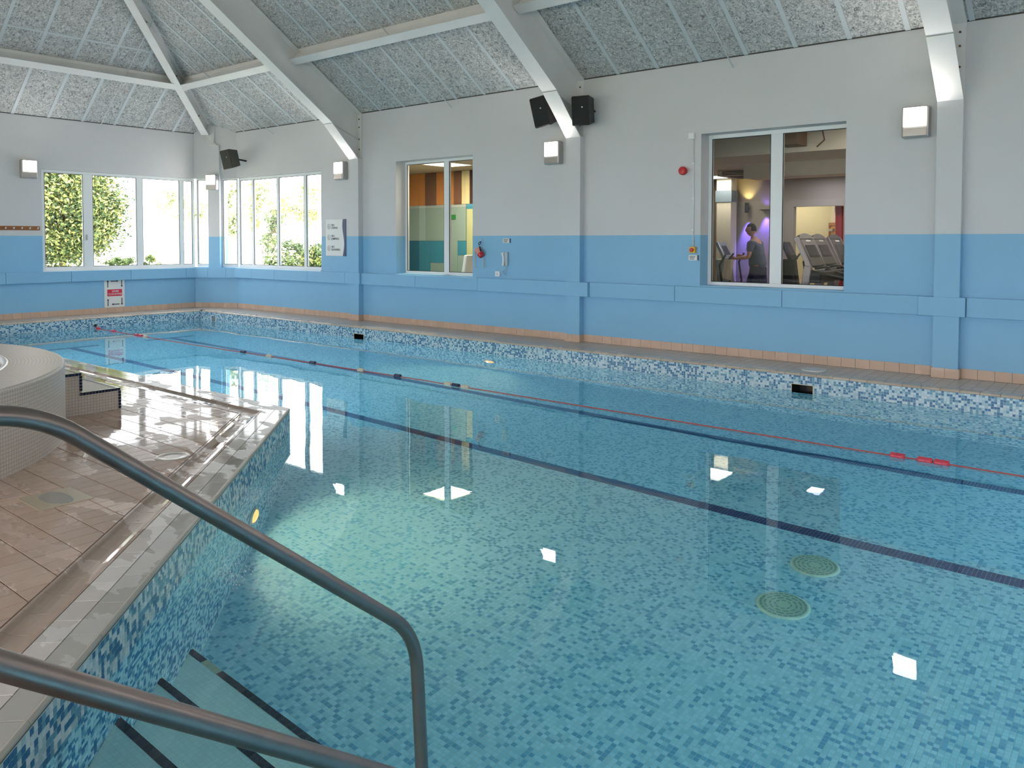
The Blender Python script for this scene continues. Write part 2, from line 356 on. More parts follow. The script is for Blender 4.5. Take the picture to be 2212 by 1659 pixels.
# ceiling shell (underside follows the slabs, upper part is seen as one surface)
ZR=ZT+ML*(YW-3.3); XR=XF+(ZR-ZT)/MF
b=B(); q=.028
V=[(XF,YW,ZT+q),(XN,YW,ZT+q),(XN,3.3,ZR+q),(XR,3.3,ZR+q),(XF,YL,ZT+q),(XN,YL,ZT+q)]
V=V+[(x,y,z+.2) for x,y,z in V]
b.add(V,[(0,3,2,1),(0,4,3),(3,4,5,2),(6,7,8,9),(6,9,10),(9,8,11,10),(0,1,7,6),(4,0,6,10),(4,10,11,5)])
ceil=struct(b.obj('ceiling',WOOL))
def zl(x,y): return ZT+ML*(YW-y)
def zf(x,y): return ZT+MF*(x-XF)
def slope_piece(name,poly,zf_,t,m,off=0):
    b=B(); n=len(poly)
    b.add([(x,y,zf_(x,y)-off) for x,y in poly]+[(x,y,zf_(x,y)-off+t) for x,y in poly],[tuple(range(n-1,-1,-1)),tuple(range(n,2*n))]+[(i,(i+1)%n,n+(i+1)%n,n+i) for i in range(n)])
    return b.obj(name,m,ceil)
HIPL=[(-MF,-ML,-(MF*(-XF)*-1+0) if False else (MF*18.0*1-ML*YW)*1)]
# long slope region: ML*(YW-y) <= MF*(x+18)  ->  -MF x - ML y <= 18 MF - ML*YW
CLL=(-MF,-ML,18*MF-ML*YW); CLF=(MF,ML,-(18*MF-ML*YW))
CHAM=(-.51,1.0,10.6-(-17.0)*(-.51)*-1) 
def chplane():
    # keep room side of chamfer line CA-CB : CN points into the room
    return (-CN.x,-CN.y,-(CN.x*CA.x+CN.y*CA.y))
CHP=chplane()
k0=-20
for k in range(-20,18):
    x0=-5.19+.675*k; x1=x0+.675
    for (ya,yb) in ((8.2,YW),(5.6,8.2)):
        poly=clip([(x0+.004,ya+.003),(x1-.004,ya+.003),(x1-.004,yb),(x0+.004,yb)],[CLL,CHP,(1,0,XN)])
        if not poly: continue
        if not any(inview(x,y,zl(x,y),120) for x,y in poly+[area_c(poly)]): continue
        slope_piece('ceiling_slab',poly,zl,.025,WOOL)
    poly=clip([(x0-.03,5.0),(x0+.03,5.0),(x0+.03,YW),(x0-.03,YW)],[CLL,CHP,(1,0,XN)])
    if poly and any(inview(x,y,zl(x,y),60) for x,y in poly+[area_c(poly)]): slope_piece('batten',poly,zl,.012,BATT,.011)
for k in range(-2,9):
    y0=6.2+.675*(k-2); y1=y0+.675
    for (xa,xb) in ((XF,-16.28),(-16.28,-14.2)):
        poly=clip([(xa,y0+.004),(xb-.004,y0+.004),(xb-.004,y1-.004),(xa,y1-.004)],[CLF,CHP])
        if poly: slope_piece('ceiling_slab',poly,zf,.025,WOOL)
    poly=clip([(XF,y0-.03),(-13.6,y0-.03),(-13.6,y0+.03),(XF,y0+.03)],[CLF,CHP])
    if poly: slope_piece('batten',poly,zf,.012,BATT,.011)
poly=clip([(-16.295,4.5),(-16.265,4.5),(-16.265,9),(-16.295,9)],[CLF]); slope_piece('batten',poly,zf,.010,BATT,.009)
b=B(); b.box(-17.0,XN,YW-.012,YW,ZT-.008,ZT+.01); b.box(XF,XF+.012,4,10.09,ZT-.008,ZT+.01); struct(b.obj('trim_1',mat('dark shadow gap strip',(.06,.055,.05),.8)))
# ------------------------------------------------------------------ pilasters, ledge
PX=[-12.615,-7.295,-2.0,3.34]
for x in PX:
    o=B().box(x-.135,x+.135,YW-.12,YW+.01,0,3.24).obj('pilaster',PAINT); struct(o)
b=B(); chbox(b,.40,.70,-.02,.06,.9,3.84); struct(b.obj('pilaster',PAINT))
joints=[-17.0,-16.3,-15.4,-14.2,-12.95,-10.9,-9.34,-7.84,-7.0,-5.52,-3.95,-2.30,-1.80,-.3,1.3,3.0,5.0,7.0]
led=bpy.data.objects.new('trim_2',None); COL.objects.link(led); led['kind']='structure'
for i in range(len(joints)-1):
    a,c=joints[i]+.003,joints[i+1]-.003; d=.135 if abs(a+2.3)<.01 or (a<-7.3<c) else .09
    if a<-12.6<c: B().box(a,-12.8,YW-.09,YW,.726,.951).obj('ledge_board',PAINT,led,bevel=.004); B().box(-12.795,-12.44,YW-.135,YW,.728,.953).obj('ledge_board',PAINT,led,bevel=.004); a=-12.435
    B().box(a,c,YW-d,YW,.726,.951).obj('ledge_board',PAINT,led,bevel=.004)
fj=[YL,-2.5,-1,.5,2.0,3.5,4.9,6.0,7.24,8.51,9.81,10.11]
for i in range(len(fj)-1): B().box(XF,XF+.09,fj[i]+.003,fj[i+1]-.003,.718,.945).obj('ledge_board',PAINT,led,bevel=.004)
for (s0,s1) in ((0,.38),(.386,.86),(.866,CL)): chbox(B(),s0,s1,-.01,.09,.718,.945).obj('ledge_board',PAINT,led)
# ------------------------------------------------------------------ skirting tiles
bb=bpy.data.objects.new('baseboard_right',None); COL.objects.link(bb); bb['kind']='structure'
src=None; sp=.1715
ends=[-16.98]+[v for p in PX for v in (p-.148,p+.148)]+[XN-.01]
for i in range(0,len(ends),2):
    x=ends[i]
    while x<ends[i+1]-.012:
        if x+sp<=ends[i+1]+.001:
            if src is None: src=B().box(.0015,sp-.0015,-.012,0,.002,.117).obj('tile',SKT,None,bevel=.002); src.parent=bb; src.location=(x,YW,0)
            else: clonep(src,bb,(x,YW,0))
        else: B().box(x+.0015,ends[i+1]-.001,YW-.012,YW,.002,.117).obj('tile',SKT,bb)
        x+=sp
for p in PX:
    for (a,c) in ((p-.137,p-.0),(p+.0,p+.137)): B().box(a+.0015,c-.0015,YW-.132,YW-.12,.002,.117).obj('tile',SKT,bb)
    B().box(p+.135,p+.147,YW-.132,YW-.001,.002,.117).obj('tile',SKT,bb); B().box(p-.147,p-.135,YW-.132,YW-.001,.002,.117).obj('tile',SKT,bb)
bk=bpy.data.objects.new('baseboard_back',None); COL.objects.link(bk); bk['kind']='structure'
y=3.9; s2=None
while y<10.0:
    if s2 is None: s2=B().box(0,.012,.0015,sp-.0015,.002,.117).obj('tile',SKT,None); s2.parent=bk; s2.location=(XF,y,0)
    else: clonep(s2,bk,(XF,y,0))
    y+=sp
for i in range(6): chbox(B(),i*CL/6+.002,(i+1)*CL/6-.002,0,.012,.002,.117).obj('tile',SKT,bk)
# ------------------------------------------------------------------ floor (deck) and its tiles
PC=(-6.445,PEN); DG=-1.885; PXL=-17.18; PYL=9.745; PXN=3.6; PYN=.6
floor=bpy.data.objects.new('floor',None); COL.objects.link(floor); floor['kind']='structure'
b=B(); zt=-.029
b.prism([(PXL,PYL),(XN,PYL),(XN,YW),(PXL,YW)],-.032,zt); b.prism([(XF,YL),(PXL,YL),(PXL,YW),(XF,YW)],-.032,zt)
b.prism([(PXN,PYN),(XN,PYN),(XN,PYL),(PXN,PYL)],-.032,zt); b.prism([(PXL,YL),(XN,YL),(XN,PYN),(PXL,PYN)],-.032,zt)
b.prism([(PXL,PYN),(-2.485,PYN),PC,(PXL,PEN)],-.032,zt)
b.obj('grout_bed',GROUT,floor)
b=B(); b.prism(clip([(-13.5,YL),(3,YL),(3,5),(-13.5,5)],[(1,1,-2.497),(0,1,PEN-.435)]),-.03,-.0045)
b.prism(clip([(-7.5,0),(-2,0),(-2,6),(-7.5,6)],[(1,1,-1.885-.016*1.414),(-1,-1,1.885+.248*1.414),(0,1,PEN-.016),(0,-1,-PYN)]),-.03,-.0045)
b.prism([(-17.1,PEN-.248),(PC[0]+.10,PEN-.248),(PC[0]+.0,PEN-.016),(-17.1,PEN-.016)],-.03,-.0045)
b.prism([(-2.5,PYN-.248),(3.6,PYN-.248),(3.6,PYN-.016),(-2.5,PYN-.016)],-.03,-.0045)
b.prism([(-17.12,PYL+.02),(XN,PYL+.02),(XN,PYL+.14),(-17.12,PYL+.14)],-.03,-.0045); b.prism([(PXL-.14,PEN),(PXL-.02,PEN),(PXL-.02,YW),(PXL-.14,YW)],-.03,-.0045)
b.obj('grout_joints',GROUT,floor)
r2=math.sqrt(2)
GI=-2.50  # inner line of the channel along the diagonal (x+y)
EI=PEN-(DG-GI)/r2
# deck tiles
tl=[]
for i in range(-100,12):
    for j in range(-30,20):
        x0=-4.63-.125*(-i); x1=x0+.125; y0=1.75+.197*j; y1=y0+.197
        if x0<-13.4 or y0<-1.5: continue
        cx_,cy_=(x0+x1)/2,(y0+y1)/2
        if (cx_+8.0)**2+(cy_-.486)**2<2.40**2: continue
        if not inview(cx_,cy_,0,220): continue
        poly=clip([(x0+.003,y0+.0025),(x1-.003,y0+.0025),(x1-.003,y1-.0025),(x0+.003,y1-.0025)],[(1,1,GI-.004),(0,1,EI-.003)])
        if poly: tl.append((math.hypot(cx_,cy_),poly,abs(sum(poly[i_][0]*poly[(i_+1)%len(poly)][1]-poly[(i_+1)%len(poly)][0]*poly[i_][1] for i_ in range(len(poly))))/2,x0,y0))
tl.sort(key=lambda t:t[0]); fsrc=None
for d,poly,ar,x0,y0 in tl[:300]:
    if ar>.0228:
        if fsrc is None:
            fsrc=B().prism([(.003,.0025),(.122,.0025),(.122,.1945),(.003,.1945)],-.008,0,.0015).obj('tile',TILE); fsrc.parent=floor; fsrc.location=(x0,y0,0)
        else: clonep(fsrc,floor,(x0,y0,0))
    else: B().prism(poly,-.008,0,.0012).obj('tile',TILE,floor)
b=B()
for d,poly,ar,x0,y0 in tl[300:]: b.prism(poly,-.008,0)
o=b.obj('deck_tile_field',TILE,floor); o['kind']='stuff'
# other deck zones outside the tile-by-tile area
b=B(); b.prism([(PXL,YL+.01),(-13.4,YL+.01),(-13.4,EI),(PXL,EI)],-.03,0); b.prism([(-13.4,YL+.01),(XN,YL+.01),(XN,-1.45),(-13.4,-1.45)],-.03,0)
b.prism([(-13.4,-1.45),(-10.6,-1.45),(-10.6,2.2),(-13.4,2.2)],-.03,0)
b.prism([(-2.9,-1.45),(XN,-1.45),(XN,.28),(-2.9,.28)],-.03,0)
b.prism([(XF,YL),(PXL-.13,YL),(PXL-.13,YW),(XF,YW)],-.03,0); b.prism([(PXL-.13,PYL+.13),(XN,PYL+.13),(XN,YW),(PXL-.13,YW)],-.03,0); b.prism([(PXN+.1,PYN),(XN,PYN),(XN,PYL),(PXN+.1,PYL)],-.03,0)
o=b.obj('deck_tile_field',DECKT,floor); o['kind']='stuff'
# coping along the long side and the back side of the pool: row of tiles and rounded nosing
def prof_strip(prof,L):
    # profile in (n,z); extruded along +x from 0..L
    V=[(0,n,z) for n,z in prof]+[(L,n,z) for n,z in prof]; m=len(prof)
    return V,[(i,i+1,m+i+1,m+i) for i in range(m-1)]+[tuple(range(m-1,-1,-1)),tuple(range(m,2*m))]
COPL=mat('pale orange coping',spec=.5,build=b_tile((.63,.53,.43),(.52,.42,.33)))
NP=[(0.125,-.008),(.125,0),(.03,0),(.012,-.003),(.002,-.010),(-.002,-.020),(0,-.030),(.02,-.034)]
V,F=prof_strip(NP,.186)
cs=raw('coping_tile',V,F,COPL); cs.parent=floor; cs.location=(-17.1,PYL,0)
for i in range(1,108): clonep(cs,floor,(-17.1+.19*i,PYL,0))
c2=cs.copy(); COL.objects.link(c2); c2.location=(PXL,4.62,0); c2.rotation_euler=(0,0,PI/2); c2.parent=floor
for i in range(1,27): clonep(cs,floor,(PXL,4.62+.19*i,0),PI/2)
# border of the deck on the near-left: coping, grip tiles, channel. d = distance from the pool edge, s along the edge
def border(orig,dirv,nrm,L,cplanes,vis):
    dirv=Vector(dirv).normalized(); nrm=Vector(nrm).normalized(); orig=Vector(orig)
    def P(s,d): p=orig+dirv*s+nrm*d; return (p.x,p.y)
    def quad(s0,s1,d0,d1):
        q=[P(s0,d0),P(s1,d0),P(s1,d1),P(s0,d1)]
        ar=sum(q[i][0]*q[(i+1)%4][1]-q[(i+1)%4][0]*q[i][1] for i in range(4)); return q if ar>0 else q[::-1]
    def row(name,pitch,d0,d1,m,s_off,h):
        s=s_off
        while s<L:
            poly=clip(quad(s+.002,s+pitch-.002,d0,d1),cplanes)
            if poly and any(inview(x,y,0,80) for x,y in poly): B().prism(poly,-.008,h,.0015).obj(name,m,floor)
            s+=pitch
    row('coping_tile',.2955,.014,.127,TILEG,-.30+vis,.0)
    row('grip_tile',.187,.131,.241,TILEW,-.38+vis*.5,.0)
    # nosing pieces: rounded lip, curved channel pieces
    def curved(name,pitch,prof,m,s_off):
        s=s_off
        while s<L:
            V=[];mm=len(prof)
            for ss in (max(s+.0015,-9),s+pitch-.0015):
                for d,z in prof:
                    sc=ss
                    V.append((*P(sc,d),z))
            # mitre: limit s by the corner plane
            for i,(x,y,z) in enumerate(V):
                for a,bb_,c in cplanes:
                    e=a*x+bb_*y-c
                    if e>0:
                        k=(a*dirv.x+bb_*dirv.y)
                        if abs(k)>1e-6: x-=dirv.x*e/k; y-=dirv.y*e/k
                V[i]=(x,y,z)
            if (Vector(V[0])-Vector(V[mm])).length>.01 and (inview(*V[0],80) or inview(*V[mm],80)):
                F=[(i,i+1,mm+i+1,mm+i) for i in range(mm-1)]+[tuple(range(mm-1,-1,-1)),tuple(range(mm,2*mm))]
                raw(name,V,F,m,floor,smooth=False)
            s+=pitch
    curved('nosing',.2955,[(.014,-.008),(.014,0),(.006,.0),(0,-.004),(-.004,-.012),(-.002,-.022),(.004,-.032),(.02,-.034)],NOSE,-.30+vis)
    ch=[(.245,-.020),(.245,0),(.258,0)]+[(.258+(.158)*(1-math.cos(t))/2,-.022*math.sin(t)) for t in [PI*k/8 for k in range(1,8)]]+[(.416,0),(.430,0),(.430,-.020)]
    ch=[(d,z-.0) for d,z in ch]
    raw_base=None
    curved('channel_tile',.187,ch,GUT,-.5+vis*.3)
n1=(-1,-1,0); cdir=Vector((1,-1,0)).normalized()
# corner bisector: pieces of each run stay on their own side
bis_dir=(Vector((-1,-1,0)).normalized()+Vector((0,-1,0))).normalized()   # direction of the mitre line from the corner
nb=Vector((bis_dir.y,-bis_dir.x,0))                                      # normal of mitre line
cc=nb.x*PC[0]+nb.y*PC[1]
sgn=1 if (nb.x*(PC[0]+1)+nb.y*(PC[1]-1)-cc)<0 else -1                    # diagonal run lies at (+1,-1)
pl_d=(sgn*nb.x,sgn*nb.y,sgn*cc-.001); pl_e=(-sgn*nb.x,-sgn*nb.y,-sgn*cc-.001)
border((PC[0],PC[1],0),(1,-1,0),(-1,-1,0),5.7,[pl_d],.0)
border((PC[0],PC[1],0),(-1,0,0),(0,-1,0),10.7,[pl_e],.12)
border((-2.485,PYN,0),(1,0,0),(0,-1,0),6.0,[],.1)
# ------------------------------------------------------------------ pool basin
ZW=-.227; ZF=-1.527
basin=bpy.data.objects.new('pool_basin',None); COL.objects.link(basin); basin['kind']='structure'
def uvq(p0,p1,z0,z1,off=0):
    L=(Vector(p1)-Vector(p0)).length/PT
    return [(off,(z0-ZF)/PT),(off+L,(z0-ZF)/PT),(off+L,(z1-ZF)/PT),(off,(z1-ZF)/PT)]
def poolwall(name,p0,p1,holes=(),m=MOS,z1=-.03,z0=ZF,off=0):
    V=[];F=[];UV=[]; L=math.hypot(p1[0]-p0[0],p1[1]-p0[1]); dx=(p1[0]-p0[0])/L; dy=(p1[1]-p0[1])/L
    for (a,c,e,f) in grid_wall(0,L,z0,z1,list(holes)):
        k=len(V); V+=[(p0[0]+dx*s,p0[1]+dy*s,z) for s,z in ((a,e),(c,e),(c,f),(a,f))]; F.append((k,k+1,k+2,k+3)); UV+=[(off+s/PT,(z-ZF)/PT) for s,z in ((a,e),(c,e),(c,f),(a,f))]
    return raw(name,V,F,m,basin,uv=UV)
SKX=[(-3.53,-3.26),(-11.75,-11.46)]
poolwall('basin_wall',(PXL,PYL),(PXN,PYL),[(a-PXL,c-PXL,-.29,-.135) for a,c in SKX])
poolwall('basin_wall',(PXL,PEN),(PXL,PYL),off=1000); poolwall('basin_wall',(PXN,PYL),(PXN,PYN),off=2000); poolwall('basin_wall',(PXN,PYN),(-2.485,PYN),off=3000)
poolwall('basin_wall',PC,(PXL,PEN),off=4000)
poolwall('basin_wall',(-2.485,PYN),PC,m=MGROUT)
# floor: geometric mosaic near the camera, textured further away
GX0,GX1,GY0,GY1=-5.4,.4,2.0,6.0
GX0=round(GX0/PT)*PT; GX1=round(GX1/PT)*PT; GY0=round(GY0/PT)*PT; GY1=round(GY1/PT)*PT
outline=[(PXL,PEN),PC,(-2.485,PYN),(PXN,PYN),(PXN,PYL),(PXL,PYL)]
def floorpoly(poly,m): return raw('basin_floor',[(x,y,ZF) for x,y in poly],[tuple(range(len(poly)))],m,basin,uv=[(x/PT+5000,y/PT+5000) for x,y in poly])
DP=[(-1,-1,1.885)]  # keep x+y>=-1.885
for rect in ((PXL,GX0,PYN,GY0),(GX0,GX1,PYN,GY0),(GX1,PXN,PYN,GY0),(PXL,GX0,GY0,GY1),(GX1,PXN,GY0,GY1),(GX0,GX1,GY1,PYL),(PXL,GX0,GY1,PYL),(GX1,PXN,GY1,PYL)):
    x0,x1,y0,y1=rect; q4=[(x0,y0),(x1,y0),(x1,y1),(x0,y1)]
    for p in (clip(q4,[(0,-1,-PEN)]),clip(clip(q4,[(0,1,PEN)]),DP) if y0<PEN else []):
        if p: floorpoly(p,FMOS)
poly=clip([(GX0,GY0),(GX1,GY0),(GX1,GY1),(GX0,GY1)],DP); floorpoly(poly,MGROUT)
LANES=[6.30,8.22]
DRN=[(-1.90,5.76),(-1.88,5.10)]
def tilegrid(name,cent,ax,ay,az,h,m,parent,uvs,half=.0124,noself=False):
    c=np.array(cent); n=len(c); ax=np.array(ax);ay=np.array(ay);az=np.array(az)
    corners=[(-1,-1),(1,-1),(1,1),(-1,1)]
    Vs=[]
    for k in (0,h):
        e=half if k==0 else half-.0007
        for i,j in corners: Vs.append(c+ax*e*i+ay*e*j+az*k)
    V=np.stack(Vs,1).reshape(-1,3); base=(np.arange(n)*8)[:,None,None]
    f=np.array([(4,5,6,7),(0,1,5,4),(1,2,6,5),(2,3,7,6),(3,0,4,7)])[None]+base
    F=f.reshape(-1,4)
    me=bpy.data.meshes.new(name); me.vertices.add(len(V)); me.vertices.foreach_set('co',V.astype(np.float32).ravel())
    me.loops.add(F.size); me.loops.foreach_set('vertex_index',F.astype(np.int32).ravel()); me.polygons.add(len(F)); me.polygons.foreach_set('loop_start',np.arange(0,F.size,4,dtype=np.int32)); 
    me.materials.append(m); me.update(calc_edges=True); me.validate(); me.shade_flat()
    if uvs is not None:
        l=me.uv_layers.new(name='UVMap'); u=np.repeat(np.array(uvs,dtype=np.float32),20,axis=0); l.data.foreach_set('uv',u.ravel())
    o=bpy.data.objects.new(name,me); COL.objects.link(o); setp(o,parent); o['kind']='stuff'; return o
fc=[]
ix0=int(round(GX0/PT)); ix1=int(round(GX1/PT)); iy0=int(round(GY0/PT)); iy1=int(round(GY1/PT))
for i in range(ix0,ix1):
    for j in range(iy0,iy1):
        x=(i+.5)*PT; y=(j+.5)*PT
        if x+y<-1.865: continue
        fc.append((x,y,i,j))
fc=[f for f in fc if all((f[0]-a)**2+(f[1]-c)**2>.168**2 for a,c in DRN) and proj(f[0],f[1],-1.2)[2]>0]
fc.sort(key=lambda f:(f[0]+1.6)**2+(f[1]-3.1)**2+ (0 if f[1]>2.35 else 50))
msrc=raw('mosaic_tile',[(-.0124,-.0124,0),(.0124,-.0124,0),(.0124,.0124,0),(-.0124,.0124,0),(-.0116,-.0116,.0009),(.0116,-.0116,.0009),(.0116,.0116,.0009),(-.0116,.0116,.0009)],[(4,5,6,7),(0,1,5,4),(1,2,6,5),(2,3,7,6),(3,0,4,7)],FMOSO); msrc.parent=basin; msrc.location=(fc[0][0],fc[0][1],ZF)
for f in fc[1:150]: clonep(msrc,basin,(f[0],f[1],ZF))
tilegrid('mosaic_field',[(f[0],f[1],ZF) for f in fc[150:]],(1,0,0),(0,1,0),(0,0,1),.0009,FMOSG,basin,[(f[2]+5000.5,f[3]+5000.5) for f in fc[150:]])
# diagonal wall mosaic
dw=[]; L=math.hypot(PC[0]+2.485,PC[1]-PYN); ddx=Vector((PC[0]+2.485,PC[1]-PYN,0)).normalized(); dn=Vector((1,1,0)).normalized()
for i in range(int(L/PT)):
    for j in range(int((-.034-ZF)/PT)):
        p=Vector((-2.485,PYN,0))+ddx*((i+.5)*PT)+Vector((0,0,-.034-(j+.5)*PT)); dw.append((p,i,j))
dw.sort(key=lambda q:(q[0]-Vector((-3.0,1.0,-.1))).length+(0 if q[0].y>.95 else 5))
mm=bpy.data.meshes.new('mosaic_tile'); vv=[]
for k,e in ((0,.0124),(.0022,.0116)):
    for i,j in ((-1,-1),(1,-1),(1,1),(-1,1)): vv.append(tuple(-ddx*e*i+Vector((0,0,e*j))+dn*k))
mm.from_pydata(vv,[],[(4,5,6,7),(0,1,5,4),(1,2,6,5),(2,3,7,6),(3,0,4,7)]); mm.materials.append(MOSO)
for p,i,j in dw[:150]:
    o=bpy.data.objects.new('mosaic_tile',mm); COL.objects.link(o); o.parent=basin; o.location=p
tilegrid('mosaic_field',[tuple(p) for p,i,j in dw[150:]],tuple(-ddx),(0,0,1),tuple(dn),.0022,MOSG,basin,[(i+6000.5,j+.5) for p,i,j in dw[150:]])
# lane markings on the floor
for y in LANES:
    pts=[]
    for i in range(int(18.2/PT)):
        for j in range(-2,3): pts.append((-15.6+(i+.5)*PT,y+j*PT,ZF+.0015))
    for i in range(5):
        for j in range(-18,19): pts.append((-15.6-(i+.5)*PT,y+j*PT,ZF+.0015))
    t=tilegrid('lane_marking',pts,(1,0,0),(0,1,0),(0,0,1),.003,NAVYL,basin,None)
# steps in the pool
NS=[(1.03,2.285),(.74,1.925),(.46,1.55),(.20,1.17)]
steps=thing('pool_steps','pale mosaic steps with navy nosings going down into the water under the handrails','pool steps',(-2.5,1.2,ZF))
XS1=-1.1
for k,(dd,yy) in enumerate(NS):
    z=ZW-dd; yb=PYN if k==len(NS)-1 else NS[k+1][1]-.0
    poly=clip([(-4.5,yb),(XS1,yb),(XS1,yy),(-4.5,yy)],[(-1,-1,1.883)])
    n=len(poly); V=[(x,y,ZF) for x,y in poly]+[(x,y,z) for x,y in poly]; F=[tuple(range(n,2*n))]; UV=[(x/PT,y/PT) for x,y in poly]
    for i in range(n):
        j=(i+1)%n; F.append((i,j,n+j,n+i)); l=math.hypot(poly[i][0]-poly[j][0],poly[i][1]-poly[j][1])/PT; UV+=[(0,0),(l,0),(l,(z-ZF)/PT),(0,(z-ZF)/PT)]
    st=raw('step',V,F,TREAD,steps,uv=UV)
    x=-1.885-yy+.012; ns=None; cnt=0
    while x<XS1-.05:
        isc= (k==0 and 3<=cnt<=5)
        if k<3 or True:
            bx=B().box(.001,.0495,-.036,.003,-.012,.003)
            if ns is None: ns=bx.obj('nosing_tile',NAVY); ns.parent=steps; ns.matrix_parent_inverse=Matrix.Translation(-Vector((-2.5,1.2,ZF))); ns.location=(x,yy,z)
            else:
                o=ns.copy(); COL.objects.link(o); o.location=(x,yy,z)
                if isc:
                    o.data=ns.data.copy(); o.data.materials.clear(); o.data.materials.append(CREAMT)
        x+=.051; cnt+=1
# water
nW=len(outline)
wat=raw('pool_water',[(x,y,ZW) for x,y in outline],[tuple(range(nW))],WATER); tag(wat,'clear still turquoise water filling the indoor swimming pool','water',kind='stuff')
# skimmers
for i,(a,c) in enumerate(SKX):
    lab=['black skimmer mouth in the pool edge nearer the camera, by the white lid','black skimmer mouth in the pool edge at the far end'][i]
    t=thing('skimmer',lab,'skimmer',((a+c)/2,PYL,-.21),'skimmer mouths in the long pool edge')
    b=B(); b.add([(a,PYL,-.29),(c,PYL,-.29),(c,PYL,-.135),(a,PYL,-.135),(a,PYL+.3,-.29),(c,PYL+.3,-.29),(c,PYL+.3,-.135),(a,PYL+.3,-.135)],[(4,5,6,7),(0,1,5,4),(1,2,6,5),(2,3,7,6),(3,0,4,7)]); b.obj('throat',BLACK,t)
    b=B(); b.box(a-.004,a+.006,PYL-.004,PYL+.004,-.29,-.135); b.box(c-.010,c+.004,PYL-.004,PYL+.004,-.29,-.135); b.box(a,c,PYL-.004,PYL+.004,-.139,-.131); b.obj('rim',CREAMT,t)
t=thing('inlet_grille','small dark square inlet grille in the mosaic near the far pool corner','grille',(-16.58,PYL,-.2))
B().box(-16.72,-16.50,PYL-.008,PYL-.001,-.262,-.10).obj('frame',mat('pale grille frame',(.55,.66,.68),.4),t)
for k in range(4): B().box(-16.69,-16.53,PYL-.012,PYL-.008,-.128-.03*k,-.112-.03*k).obj('slot',NAVY,t)
l=B().lathe((-3.38,10.10,.0),(0,0,1),[(.15,0),(.15,.008),(.145,.012),(.02,.012)],28).obj('access_cover',mat('pale lid plastic',(.66,.66,.62),.4)); tag(l,'pale round skimmer lid set in the deck between pool edge and wall','lid')
# drains
DRM=mat('drain cover plastic',(.50,.62,.50),.5)
for i,(x,y) in enumerate(DRN):
    t=thing('drain_cover',['round slotted drain cover on the pool floor, nearer the navy lane line','round slotted drain cover on the pool floor, nearer the camera'][i],'drain cover',(x,y,ZF),'drain covers on the pool floor')
    B().lathe((x,y,ZF),(0,0,1),[(.168,0),(.168,.010),(.155,.016),(.001,.020)],40).obj('cover',DRM,t)
    for r,nn in ((.05,8),(.082,10),(.112,12),(.14,26)):
        b=B()
        for k in range(nn):
            a0=2*PI*k/nn; a1=a0+2*PI/nn*.72; w=.006
            for q_ in range(3):
                aa=a0+(a1-a0)*q_/3; ab=a0+(a1-a0)*(q_+1)/3
                b.prism([(x+(r-w)*math.cos(aa),y+(r-w)*math.sin(aa)),(x+(r+w)*math.cos(aa),y+(r+w)*math.sin(aa)),(x+(r+w)*math.cos(ab),y+(r+w)*math.sin(ab)),(x+(r-w)*math.cos(ab),y+(r-w)*math.sin(ab))],ZF+.010,ZF+.0205)
        b.obj('slot_ring',mat('dark drain slot',(.22,.34,.32),.6),t)
# underwater lamps
def ulamp(c,n,label,power,col=(1,.74,.42)):
    t=thing('underwater_lamp',label,'underwater lamp',c,'lit lamps in the pool walls'); c=Vector(c); n=Vector(n).normalized()
    B().lathe(c,n,[(.135,0),(.135,.012),(.115,.022),(.105,.022),(.105,.01)],28).obj('trim_ring',GREYM,t,smooth=False)
    B().lathe(c,n,[(.103,.011),(.085,.03),(.05,.038),(.003,.04)],28).obj('lens',ULAMP,t,smooth=True)
    ld=bpy.data.lights.new('lamp_light','SPOT'); ld.energy=power; ld.color=col; ld.shadow_soft_size=.012; ld.spot_size=2.85; ld.spot_blend=1
    lo=bpy.data.objects.new('lamp_light',ld); COL.objects.link(lo); lo.location=c+n*.06; lo.rotation_euler=(-(n+Vector((0,0,-.22)))).to_track_quat('Z','Y').to_euler(); setp(lo,t)
ulamp((-5.28,3.395,-.964),(1,1,0),'lit warm lamp under water in the diagonal mosaic wall',150)
ulamp((-8.39,PYL,-.905),(0,-1,0),'lit warm lamp under water in the long wall opposite',90)
ulamp((1.3,PYL,-.905),(0,-1,0),'added unseen fill lamp under water in the long wall out to the right',280,(.85,.95,1))  # out of view, added to brighten the pool on the right
ulamp((-13.2,PEN,-.92),(0,1,0),'added hidden fill lamp under water below the left deck edge, far end',420,(.8,.93,1))  # this lamp and the next are added, hidden, to brighten the far water
ulamp((-9.2,PEN,-.92),(0,1,0),'added hidden fill lamp under water below the left deck edge, nearer the deck corner',300,(.8,.93,1))
ulamp((1.6,PYN,-.95),(0,1,0),'added unseen fill lamp under water in the near wall',290,(.85,.95,1))  # unseen near and end wall lamps, added as fill for the pool
ulamp((PXN,5.2,-.95),(-1,0,0),'added unseen fill lamp under water in the end wall',290,(.85,.95,1))
b=B(); rr=random.Random(5)
for k in range(150):
    q=unp(rr.gauss(525,32),rr.gauss(1238,15),2,ZW); r_=rr.uniform(.0016,.0045); b.lathe((q.x,q.y,ZW),(0,0,1),[(r_,0),(r_*.8,r_*.5),(r_*.1,r_*.8)],6)
tag(b.obj('foam_bubbles',mat('white foam',(.8,.85,.85),.3)),'scatter of tiny white bubbles on the water beside the diagonal wall','bubbles',kind='stuff')
